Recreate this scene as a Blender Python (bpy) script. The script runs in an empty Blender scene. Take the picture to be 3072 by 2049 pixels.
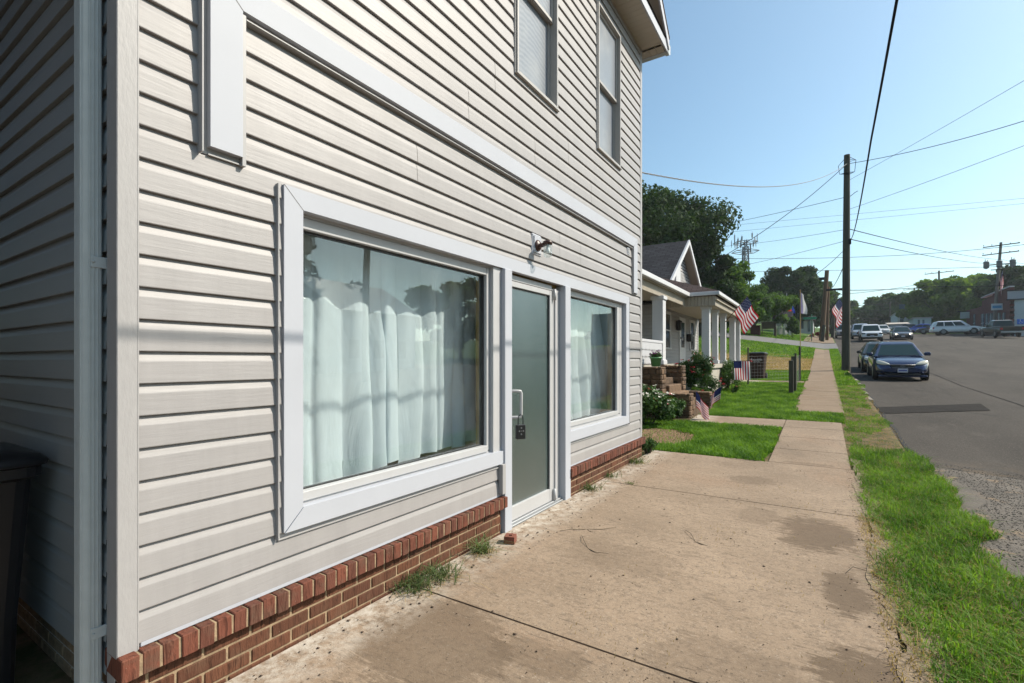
import bpy, math, random
import numpy as np
from mathutils import Vector, Matrix
random.seed(7); RNG = np.random.default_rng(11)
R = math.radians
C = bpy.context.scene.collection
SC = bpy.context.scene

# ------------------------------------------------------------------ camera, sky, sun, exposure
CAM = (2.27, 0.0, 1.45); YAW = R(32.7)
cd = bpy.data.cameras.new('camera'); cam = bpy.data.objects.new('camera', cd); C.objects.link(cam)
cam.location = CAM; cam.rotation_euler = (R(90), 0, YAW)
cd.sensor_width = 36; cd.lens = 36*1455/3072; cd.shift_y = 57.5/3072; cd.clip_start = .05; cd.clip_end = 6000
SC.camera = cam
w = bpy.data.worlds.new('World'); SC.world = w; w.use_nodes = True
nt = w.node_tree; bg = nt.nodes['Background']; sky = nt.nodes.new('ShaderNodeTexSky')
sky.sky_type = 'NISHITA'; sky.sun_disc = False
SUN = Vector((1.0, .7, 1.1)).normalized()
sky.sun_elevation = math.asin(SUN.z); sky.sun_rotation = math.atan2(SUN.x, SUN.y)
sky.altitude = 0; sky.air_density = 1.0; sky.dust_density = 1.6; sky.ozone_density = 3.5
tint = nt.nodes.new('ShaderNodeMix'); tint.data_type = 'RGBA'; tint.blend_type = 'MULTIPLY'; tint.inputs[0].default_value = 1; tint.inputs[7].default_value = (.97, 1.07, .93, 1)
nt.links.new(sky.outputs[0], tint.inputs[6]); nt.links.new(tint.outputs[2], bg.inputs[0]); bg.inputs[1].default_value = .15
sd = bpy.data.lights.new('sun', 'SUN'); sd.energy = 4.95; sd.angle = R(.53); sd.color = (1, .915, .79)
so = bpy.data.objects.new('sun', sd); C.objects.link(so); so.rotation_euler = SUN.to_track_quat('Z', 'Y').to_euler()
SC.view_settings.view_transform = 'Standard'; SC.view_settings.look = 'None'; SC.view_settings.gamma = 1
SC.view_settings.exposure = .45
SC.cycles.max_bounces = 8; SC.cycles.transparent_max_bounces = 16

# ------------------------------------------------------------------ materials
def nn(t, k, **kw):
    n = t.nodes.new(k)
    for a, v in kw.items(): setattr(n, a, v)
    return n
def mixc(t, a, b, fac, mode='MIX'):
    m = nn(t, 'ShaderNodeMix', data_type='RGBA', blend_type=mode)
    for i, v in ((0, fac), (6, a), (7, b)):
        if hasattr(v, 'is_output') or isinstance(v, bpy.types.NodeSocket): t.links.new(v, m.inputs[i])
        else: m.inputs[i].default_value = v if i == 0 else tuple(v)[:3]+(1,)
    return m.outputs[2]
def noise(t, scale, stretch=(1,1,1), detail=5, rough=.6, dist=0, co=None):
    if co is None:
        tc = nn(t, 'ShaderNodeTexCoord'); co = tc.outputs['Object']
    mp = nn(t, 'ShaderNodeMapping'); mp.inputs['Scale'].default_value = stretch
    n = nn(t, 'ShaderNodeTexNoise'); n.inputs['Scale'].default_value = scale; n.inputs['Detail'].default_value = detail
    n.inputs['Roughness'].default_value = rough; n.inputs['Distortion'].default_value = dist
    t.links.new(co, mp.inputs[0]); t.links.new(mp.outputs[0], n.inputs['Vector'])
    return n.outputs['Fac']
def ramp(t, v, a, b, inter='LINEAR'):
    m = nn(t, 'ShaderNodeMapRange'); m.inputs[1].default_value = a; m.inputs[2].default_value = b
    if inter == 'S': m.interpolation_type = 'SMOOTHSTEP'
    t.links.new(v, m.inputs[0]); return m.outputs[0]
def bump(t, h, strength, dist=.01, prev=None):
    b = nn(t, 'ShaderNodeBump'); b.inputs['Strength'].default_value = strength; b.inputs['Distance'].default_value = dist
    t.links.new(h, b.inputs['Height'])
    if prev is not None: t.links.new(prev, b.inputs['Normal'])
    return b.outputs[0]
def base(name):
    m = bpy.data.materials.new(name); m.use_nodes = True
    return m, m.node_tree, m.node_tree.nodes['Principled BSDF']
MATS = {}
def pm(name, col, rough=.6, metal=0, spec=.5, var=None, bmp=None, stretch=(1,1,1), rnd=0, coat=0, dirt=None):
    """var=(scale, amount), bmp=(scale, strength, distance), rnd=amount of per-face value variation from attribute 'rnd'"""
    if name in MATS: return MATS[name]
    m, t, p = base(name)
    p.inputs['Roughness'].default_value = rough; p.inputs['Metallic'].default_value = metal
    p.inputs['Specular IOR Level'].default_value = spec; p.inputs['Coat Weight'].default_value = coat
    c = tuple(col)[:3]; out = None
    if var:
        f = noise(t, var[0], stretch, 6)
        lo = tuple(x*(1-var[1]) for x in c); hi = tuple(min(1, x*(1+var[1])) for x in c)
        out = mixc(t, lo, hi, ramp(t, f, .3, .7))
    if rnd:
        at = nn(t, 'ShaderNodeAttribute', attribute_name='rnd')
        r = ramp(t, at.outputs['Fac'], 0, 1); mr = r.node; mr.inputs[3].default_value = 1-rnd; mr.inputs[4].default_value = 1+rnd
        out = mixc(t, out if out is not None else c, r, 1.0, 'MULTIPLY')
    if dirt:
        f = noise(t, dirt[0], (1,1,1), 8, .7)
        out = mixc(t, out if out is not None else c, dirt[1], ramp(t, f, dirt[2], dirt[2]+.07))
    if out is not None: t.links.new(out, p.inputs['Base Color'])
    else: p.inputs['Base Color'].default_value = c+(1,)
    if bmp: t.links.new(bump(t, noise(t, bmp[0], stretch, 4), bmp[1], bmp[2]), p.inputs['Normal'])
    MATS[name] = m; return m

M_siding = pm('vinyl_siding', (.302,.289,.286), .5, spec=.35, dirt=(38,(.24,.21,.17),.715), var=(1.2,.06), bmp=(60,.5,.0025), stretch=(1,.08,1))
_t = M_siding.node_tree; _p = _t.nodes['Principled BSDF']; _l = _p.inputs['Base Color'].links[0].from_socket
_g = ramp(_t, noise(_t, 1.3, (1,4.5,.55), 7, .7), .35, .65); _g.node.inputs[3].default_value = .93; _g.node.inputs[4].default_value = 1.03
_t.links.new(mixc(_t, _l, _g, 1.0, 'MULTIPLY'), _p.inputs['Base Color'])
M_siding_x = pm('vinyl_siding_side', (.27,.30,.315), .5, spec=.35, var=(3,.04), bmp=(60,.4,.0025), stretch=(.08,1,1))  # same siding, bluer: the shade of the side wall is put into the colour
M_post = pm('corner_post_vinyl', (.325,.316,.315), .5, spec=.35, bmp=(90,.6,.002), stretch=(1,1,.35), var=(40,.04))
M_white = pm('white_aluminium', (.40,.415,.455), .58, spec=.3, var=(2,.03), dirt=(60,(.4,.38,.34),.72))
M_white2 = pm('white_door_paint', (.40,.40,.405), .4, spec=.4, var=(6,.04), dirt=(45,(.42,.38,.32),.68))
M_chan = pm('grey_channel', (.31,.305,.305), .5)
M_beige = pm('beige_window_vinyl', (.35,.33,.31), .45)
M_seam = pm('panel_seam', (.12,.11,.1), .8)
M_downs = pm('downspout_metal', (.42,.45,.45), .4, spec=.5, var=(20,.05), dirt=(70,(.3,.3,.27),.72))
M_mortar = pm('mortar', (.27,.195,.12), .95, var=(25,.3), bmp=(120,.8,.004))
M_rubber = pm('black_seal', (.012,.012,.013), .5)
M_inter = pm('interior_wall', (.5,.48,.44), .9, var=(2,.2))
M_stud = pm('pine_stud', (.42,.27,.1), .7, var=(12,.2), stretch=(6,6,.6))
M_shingle_dark = None
def brick_mat(name, c1, c2, c3):
    m, t, p = base(name); p.inputs['Roughness'].default_value = .88; p.inputs['Specular IOR Level'].default_value = .25
    at = nn(t, 'ShaderNodeAttribute', attribute_name='rnd')
    a = mixc(t, c1, c2, at.outputs['Fac'])
    f = noise(t, 9, (1,1,1), 6); a = mixc(t, a, c3, ramp(t, f, .5, .72))
    g = noise(t, 55, (1,1,.14), 3, .7, .8); a = mixc(t, a, tuple(x*.35 for x in c1), ramp(t, g, .5, .68))
    s = noise(t, 130, (1,1,1), 3); a = mixc(t, a, (.5,.42,.34), ramp(t, s, .72, .78))
    t.links.new(a, p.inputs['Base Color'])
    t.links.new(bump(t, g, .9, .006, bump(t, noise(t, 160, (1,1,.4), 3), .6, .003)), p.inputs['Normal'])
    return m
M_brick = brick_mat('wire_cut_brick', (.130,.054,.030), (.084,.035,.021), (.112,.060,.037))
M_rowlock = brick_mat('rowlock_brick', (.170,.057,.035), (.098,.040,.028), (.11,.065,.044))
M_newbrick = pm('brick_fragment', (.17,.055,.033), .9, var=(14,.3), bmp=(90,.8,.004))

def shingle(name, col, sx=.32, sz=.14, uv=True):
    m, t, p = base(name); p.inputs['Roughness'].default_value = .95; p.inputs['Specular IOR Level'].default_value = .15
    tc = nn(t, 'ShaderNodeTexCoord'); br = nn(t, 'ShaderNodeTexBrick')
    br.inputs['Scale'].default_value = 1; br.inputs['Brick Width'].default_value = sx; br.inputs['Row Height'].default_value = sz
    br.inputs['Mortar Size'].default_value = .012; br.inputs['Mortar Smooth'].default_value = .3; br.inputs['Bias'].default_value = 0
    br.inputs['Color1'].default_value = tuple(x*.75 for x in col)+(1,); br.inputs['Color2'].default_value = tuple(x*1.3 for x in col)+(1,)
    br.inputs['Mortar'].default_value = tuple(x*.3 for x in col)+(1,)
    t.links.new(tc.outputs['UV'], br.inputs['Vector'])
    c = mixc(t, br.outputs[0], tuple(x*1.6 for x in col), ramp(t, noise(t, 60, co=tc.outputs['UV']), .5, .8))
    t.links.new(c, p.inputs['Base Color']); t.links.new(bump(t, br.outputs[1], -.6, .01), p.inputs['Normal'])
    return m
M_shg_dark = shingle('dark_asphalt_shingle', (.035,.035,.04))
M_shg_brown = shingle('brown_asphalt_shingle', (.09,.065,.06))
M_wood_shk = pm('scalloped_white_wood', (.47,.47,.49), .5)

def glass_mat(name, tint, ior=1.75, dirt=.06):
    m = bpy.data.materials.new(name); m.use_nodes = True; t = m.node_tree; t.nodes.remove(t.nodes['Principled BSDF'])
    out = t.nodes['Material Output']; tr = nn(t, 'ShaderNodeBsdfTransparent'); tr.inputs[0].default_value = tint+(1,)
    gl = nn(t, 'ShaderNodeBsdfGlossy'); gl.inputs['Roughness'].default_value = .012; gl.inputs[0].default_value = (.93,.98,1,1)
    fr = nn(t, 'ShaderNodeFresnel'); ge = nn(t, 'ShaderNodeNewGeometry'); ir = nn(t, 'ShaderNodeMapRange'); ir.inputs[3].default_value = ior; ir.inputs[4].default_value = 1/ior
    t.links.new(ge.outputs['Backfacing'], ir.inputs[0]); t.links.new(ir.outputs[0], fr.inputs[0])
    t.links.new(bump(t, noise(t, 1.6, detail=1), .05, .02), gl.inputs['Normal'])
    mx = nn(t, 'ShaderNodeMixShader'); t.links.new(fr.outputs[0], mx.inputs[0]); t.links.new(tr.outputs[0], mx.inputs[1]); t.links.new(gl.outputs[0], mx.inputs[2])
    df = nn(t, 'ShaderNodeBsdfDiffuse'); df.inputs[0].default_value = (.6,.65,.65,1)
    m2 = nn(t, 'ShaderNodeMixShader'); f = ramp(t, noise(t, 3, (1,1,.5), 6), .45, .8); f.node.inputs[4].default_value = dirt
    t.links.new(f, m2.inputs[0]); t.links.new(mx.outputs[0], m2.inputs[1]); t.links.new(df.outputs[0], m2.inputs[2])
    t.links.new(m2.outputs[0], out.inputs[0]); return m
M_glass = glass_mat('shop_glass', (.935,.97,.975), 1.62, .06)
M_jar = glass_mat('jar_glass', (.9,.93,.93), 1.5, .75)
def obscure():
    m, t, p = base('obscure_door_glass'); p.inputs['Base Color'].default_value = (.085,.115,.105,1)
    p.inputs['Roughness'].default_value = .2; p.inputs['IOR'].default_value = 2.7
    t.links.new(bump(t, noise(t, 120, (1,1,1), 3, .6), .9, .003, bump(t, noise(t, 4, (1,1,30), 2), .04, .01)), p.inputs['Normal'])
    t.links.new(mixc(t, (.025,.050,.050), (.055,.085,.085), ramp(t, noise(t, 2.2, (1,1,.6), 5), .45, .8)), p.inputs['Base Color'])
    return m
M_obsc = obscure()
def screen_mat():
    m, t, p = base('insect_screen_glass'); p.inputs['Roughness'].default_value = .3; p.inputs['Specular IOR Level'].default_value = .5
    wv = nn(t, 'ShaderNodeTexWave', wave_type='RINGS'); wv.inputs['Scale'].default_value = 9; wv.inputs['Distortion'].default_value = 3; wv.inputs['Detail'].default_value = 1; wv.inputs['Detail Scale'].default_value = .8
    tc = nn(t, 'ShaderNodeTexCoord'); mp = nn(t, 'ShaderNodeMapping'); mp.inputs['Scale'].default_value = (1,1.6,.7); t.links.new(tc.outputs['Object'], mp.inputs[0]); t.links.new(mp.outputs[0], wv.inputs[0])
    c = mixc(t, (.17,.19,.22), (.23,.25,.28), wv.outputs['Fac']); c = mixc(t, c, (.30,.31,.32), ramp(t, noise(t, 2, detail=4), .5, .8))
    t.links.new(c, p.inputs['Base Color']); return m
M_screen = screen_mat()
def cloth(name, col, trans=.3, var=.05, vs=6):
    m = bpy.data.materials.new(name); m.use_nodes = True; t = m.node_tree; t.nodes.remove(t.nodes['Principled BSDF'])
    d = nn(t, 'ShaderNodeBsdfDiffuse'); tl = nn(t, 'ShaderNodeBsdfTranslucent'); mx = nn(t, 'ShaderNodeMixShader'); mx.inputs[0].default_value = trans
    c = mixc(t, tuple(x*(1-var) for x in col), tuple(min(1,x*(1+var)) for x in col), ramp(t, noise(t, vs), .3, .7))
    t.links.new(c, d.inputs[0]); t.links.new(c, tl.inputs[0])
    t.links.new(d.outputs[0], mx.inputs[1]); t.links.new(tl.outputs[0], mx.inputs[2]); t.links.new(mx.outputs[0], t.nodes['Material Output'].inputs[0]); return m
M_curtain = cloth('aqua_curtain', (.80,.84,.86), .38, .04, 3)
_t = M_curtain.node_tree; _b = bump(_t, noise(_t, 5, (1,1,.35), 4, .6, .8), .5, .03, bump(_t, noise(_t, 420, (1,1,1), 1), .3, .001))
for _n in _t.nodes:
    if _n.type == 'BSDF_DIFFUSE': _t.links.new(_b, _n.inputs['Normal'])
def leafmat(name, col, col2, trans=.35, rough=.75):
    m = bpy.data.materials.new(name); m.use_nodes = True; t = m.node_tree; p = t.nodes['Principled BSDF']
    at = nn(t, 'ShaderNodeAttribute', attribute_name='rnd'); c = mixc(t, col, col2, at.outputs['Fac'])
    p.inputs['Roughness'].default_value = rough; p.inputs['Specular IOR Level'].default_value = .14
    tl = nn(t, 'ShaderNodeBsdfTranslucent'); mx = nn(t, 'ShaderNodeMixShader'); mx.inputs[0].default_value = trans
    c2 = mixc(t, c, (1.3,1.25,.5), 1.0, 'MULTIPLY')
    t.links.new(c, p.inputs['Base Color']); t.links.new(c2, tl.inputs[0])
    t.links.new(p.outputs[0], mx.inputs[1]); t.links.new(tl.outputs[0], mx.inputs[2]); t.links.new(mx.outputs[0], t.nodes['Material Output'].inputs[0]); return m
M_grass = leafmat('grass_blades', (.028,.10,.007), (.19,.34,.045), .45, .6)
M_lawn = leafmat('lawn_blades', (.022,.09,.006), (.20,.36,.05), .4, .6)
M_grass_dry = leafmat('dry_blades', (.28,.2,.09), (.42,.33,.17), .3, .8)
M_leaf_dark = leafmat('dark_leaves', (.016,.036,.010), (.042,.085,.022), .25)
M_leaf_mid = leafmat('mid_green_leaves', (.03,.075,.014), (.10,.19,.035), .4)
M_leaf_sun = leafmat('sunlit_leaves', (.035,.09,.014), (.17,.27,.05), .45)
M_leaf_far = leafmat('distant_leaves', (.035,.07,.022), (.085,.15,.045), .35)
M_leaf_bush = leafmat('bush_leaves', (.018,.045,.012), (.07,.14,.04), .25, .5)
M_weed = leafmat('weed_blades', (.05,.085,.03), (.14,.18,.075), .3)
M_red = pm('red_petals', (.42,.012,.02), .6); M_pink = pm('pink_petals', (.55,.12,.14), .6); M_purple = pm('purple_petals', (.28,.03,.25), .6); M_wpetal = pm('white_petals', (.7,.68,.62), .6)
M_bark = pm('bark', (.07,.055,.04), .95, var=(8,.35), bmp=(14,.8,.03), stretch=(1,1,.25))
M_polewood = pm('weathered_pole', (.055,.052,.036), .9, var=(6,.3), bmp=(30,.7,.01), stretch=(3,3,.12))
M_polebrown = pm('brown_pole', (.13,.075,.04), .9, var=(5,.3), bmp=(30,.6,.01), stretch=(3,3,.12))
M_black = pm('black_plastic', (.012,.012,.014), .35, spec=.4, bmp=(200,.15,.001))
M_brownplastic = pm('brown_plastic', (.030,.015,.010), .7, spec=.15, bmp=(200,.15,.001))
M_tyre = pm('tyre_rubber', (.014,.014,.014), .85); M_rim = pm('alloy_rim', (.16,.165,.17), .4, metal=.5)
M_wire = pm('black_cable', (.012,.013,.018), .95, spec=.1); M_wiregrey = pm('grey_cable', (.14,.135,.13), .6, var=(30,.5))
M_metal = pm('galvanised_metal', (.35,.36,.37), .45, metal=.6); M_towersteel = pm('tower_steel', (.10,.115,.14), .6, metal=.2)
M_lampbrown = pm('oxidised_brown_metal', (.05,.018,.013), .42, spec=.5, var=(30,.4))
M_stonec = pm('field_stone', (.11,.064,.034), .9, rnd=.45, var=(9,.35), bmp=(18,.8,.02))
M_conc_plain = pm('plain_concrete', (.36,.33,.28), .9, var=(6,.12), bmp=(80,.4,.003))
M_petrol = pm('glasshouse', (.02,.03,.035), .08, spec=.8)
M_ltex = pm('light_lettering', (.55,.55,.56), .6)
M_flagred = cloth('flag_red', (.42,.02,.035), .3); M_flagwhite = cloth('flag_white', (.72,.72,.74), .3); M_flagblue = cloth('flag_blue', (.018,.025,.085), .25); M_star = cloth('flag_star', (.75,.75,.78), .2)

def concrete():
    m, t, p = base('stained_concrete'); p.inputs['Roughness'].default_value = .88; p.inputs['Specular IOR Level'].default_value = .25
    tc = nn(t, 'ShaderNodeTexCoord'); co = tc.outputs['Object']
    a = mixc(t, (.27,.205,.145), (.375,.29,.21), ramp(t, noise(t, .9, detail=8, rough=.62), .36, .62))
    a = mixc(t, a, (.29,.19,.122), ramp(t, noise(t, .45, detail=6, dist=.5), .5, .74))
    a = mixc(t, a, (.25,.20,.15), ramp(t, noise(t, 2.7, detail=9, rough=.75), .585, .80))
    a = mixc(t, a, (.20,.155,.115), ramp(t, noise(t, 26, (1,1,1), 6, .9), .47, .64)); n_ = noise(t, 17, (.35,1.6,1), 9, .85, .6); a = mixc(t, a, (.13,.10,.075), ramp(t, n_, .555, .64))
    a = mixc(t, a, (.10,.08,.06), ramp(t, noise(t, 70, (1,1,1), 2, .5), .66, .74))
    a = mixc(t, a, (.50,.43,.35), ramp(t, noise(t, 42, (1,1,1), 5, .85), .56, .72))
    sep = nn(t, 'ShaderNodeSeparateXYZ'); t.links.new(co, sep.inputs[0])
    wob = noise(t, 3.5, detail=8, rough=.75, dist=.6); streak = noise(t, 4, (.8,5.5,1), 9, .8, .5)
    # soiled patches with shapes of their own (x, y, rx, ry, darkness)
    for (x, y, rx, ry, k) in ((2.22,4.72,.32,.50,.72), (2.38,3.62,.14,.36,.7), (2.45,2.66,.27,.30,.75), (1.55,6.35,.28,.22,.4), (.62,1.85,.5,.42,.5), (1.1,2.05,.3,.15,.35),
                              (2.1,7.6,.3,.1,.35), (1.0,3.4,.5,.3,.22), (1.75,5.0,.22,.3,.3), (1.9,2.4,.4,.3,.3)):
        cx = nn(t, 'ShaderNodeMath', operation='MULTIPLY_ADD'); cx.inputs[1].default_value = 1/rx; cx.inputs[2].default_value = -x/rx; t.links.new(sep.outputs[0], cx.inputs[0])
        cy = nn(t, 'ShaderNodeMath', operation='MULTIPLY_ADD'); cy.inputs[1].default_value = 1/ry; cy.inputs[2].default_value = -y/ry; t.links.new(sep.outputs[1], cy.inputs[0])
        cv = nn(t, 'ShaderNodeCombineXYZ'); t.links.new(cx.outputs[0], cv.inputs[0]); t.links.new(cy.outputs[0], cv.inputs[1])
        ln = nn(t, 'ShaderNodeVectorMath', operation='LENGTH'); t.links.new(cv.outputs[0], ln.inputs[0])
        ad = nn(t, 'ShaderNodeMath', operation='MULTIPLY_ADD'); ad.inputs[1].default_value = 1.6; t.links.new(wob, ad.inputs[0]); t.links.new(ln.outputs['Value'], ad.inputs[2])
        ad2 = nn(t, 'ShaderNodeMath', operation='MULTIPLY_ADD'); ad2.inputs[1].default_value = 2.2; t.links.new(streak, ad2.inputs[0]); t.links.new(ad.outputs[0], ad2.inputs[2])
        f = ramp(t, ad2.outputs[0], 2.86, 2.70); f.node.inputs[4].default_value = k
        a = mixc(t, a, (.115,.082,.054), f)
    # the older public walk is browner and dirtier
    fo = ramp(t, sep.outputs[1], 11.9, 12.6); fo.node.inputs[4].default_value = .8
    mo = nn(t, 'ShaderNodeMath', operation='MULTIPLY'); t.links.new(fo, mo.inputs[0]); t.links.new(ramp(t, noise(t, 1.3, (.6,2.2,1), 9, .8, .4), .32, .62), mo.inputs[1])
    a = mixc(t, a, (.20,.142,.085), mo.outputs[0])
    # pale lime bloom along the wall foot
    fx = ramp(t, sep.outputs[0], .42, .1); nb = noise(t, 9, detail=8, rough=.8)
    mu = nn(t, 'ShaderNodeMath', operation='MULTIPLY'); t.links.new(fx, mu.inputs[0]); t.links.new(ramp(t, nb, .42, .6), mu.inputs[1])
    a = mixc(t, a, (.60,.56,.49), mu.outputs[0])
    a = mixc(t, a, (.80,.775,.76), 1.0, 'MULTIPLY')
    t.links.new(a, p.inputs['Base Color'])
    t.links.new(bump(t, noise(t, 130, detail=4), .5, .004, bump(t, noise(t, 7, detail=6), .25, .015)), p.inputs['Normal'])
    return m
M_conc = concrete()
def asphalt():
    m, t, p = base('asphalt'); p.inputs['Roughness'].default_value = .92; p.inputs['Specular IOR Level'].default_value = .12
    a = mixc(t, (.066,.060,.054), (.100,.091,.082), ramp(t, noise(t, .35, (1.6,.5,1), detail=8), .35, .65))
    a = mixc(t, a, (.12,.11,.098), ramp(t, noise(t, 2.5, (1,.35,1), 8, .7), .55, .78))
    a = mixc(t, a, (.22,.20,.18), ramp(t, noise(t, 48, detail=4, rough=.85), .54, .68))
    a = mixc(t, a, (.03,.03,.03), ramp(t, noise(t, 37, detail=4, rough=.85), .56, .68))
    tc = nn(t, 'ShaderNodeTexCoord'); sep = nn(t, 'ShaderNodeSeparateXYZ'); t.links.new(tc.outputs['Object'], sep.inputs[0])
    sx = ramp(t, sep.outputs[0], 5.2, 3.7); sy = ramp(t, sep.outputs[1], 9.5, 7.0)
    mu = nn(t, 'ShaderNodeMath', operation='MULTIPLY'); t.links.new(sx, mu.inputs[0]); t.links.new(sy, mu.inputs[1])
    mv = nn(t, 'ShaderNodeMath', operation='MULTIPLY'); t.links.new(mu.outputs[0], mv.inputs[0]); t.links.new(ramp(t, noise(t, 2.2, (1,1,1), 8, .75, .5), .45, .6), mv.inputs[1])
    a = mixc(t, a, (.30,.22,.14), mv.outputs[0])
    a = mixc(t, a, (.045,.042,.04), ramp(t, noise(t, .55, (2.4,.22,1), 8, .7), .57, .72)); a = mixc(t, a, (.68,.65,.62), 1.0, 'MULTIPLY')
    t.links.new(a, p.inputs['Base Color']); t.links.new(bump(t, noise(t, 110, detail=3), .6, .006), p.inputs['Normal']); return m
M_asph = asphalt()
M_patch = pm('asphalt_patch', (.030,.027,.025), .95, spec=.05, var=(12,.25), bmp=(110,.5,.005))
M_asph2 = pm('side_street_asphalt', (.125,.12,.118), .88, var=(1.5,.15), bmp=(90,.4,.005))
def soil():
    m, t, p = base('lawn_soil'); p.inputs['Roughness'].default_value = .95; p.inputs['Specular IOR Level'].default_value = .1
    g = mixc(t, (.035,.08,.014), (.07,.13,.026), ramp(t, noise(t, 14, detail=6, rough=.8), .35, .65))
    a = mixc(t, g, (.15,.17,.05), ramp(t, noise(t, .5, detail=5), .5, .7))
    tc = nn(t, 'ShaderNodeTexCoord'); sep = nn(t, 'ShaderNodeSeparateXYZ'); t.links.new(tc.outputs['Object'], sep.inputs[0])
    near = ramp(t, sep.outputs[1], 26, 22)     # bare soil shows between the modelled blades of the nearer lawns
    s = mixc(t, (.16,.11,.065), (.07,.075,.03), ramp(t, noise(t, 6, detail=6), .4, .6))
    a = mixc(t, a, s, near)
    # straw-covered band across the neighbour's slope
    b1 = ramp(t, sep.outputs[1], 25, 29); b2 = ramp(t, sep.outputs[1], 40, 35)
    mu = nn(t, 'ShaderNodeMath', operation='MULTIPLY'); t.links.new(b1, mu.inputs[0]); t.links.new(b2, mu.inputs[1])
    mv = nn(t, 'ShaderNodeMath', operation='MULTIPLY'); t.links.new(mu.outputs[0], mv.inputs[0]); t.links.new(ramp(t, noise(t, .9, detail=8, rough=.75), .36, .5), mv.inputs[1])
    a = mixc(t, a, (.28,.19,.10), mv.outputs[0])
    t.links.new(a, p.inputs['Base Color']); t.links.new(bump(t, noise(t, 40, detail=6), .7, .03), p.inputs['Normal']); return m
M_soil = soil()
M_dirt = pm('gravelly_dirt', (.10,.085,.07), .95, var=(2.5,.35), bmp=(45,.9,.02), dirt=(2.2,(.20,.14,.085),.54))
M_mulch = pm('mulch', (.26,.165,.10), .95, var=(40,.5), bmp=(70,1,.02))

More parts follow.
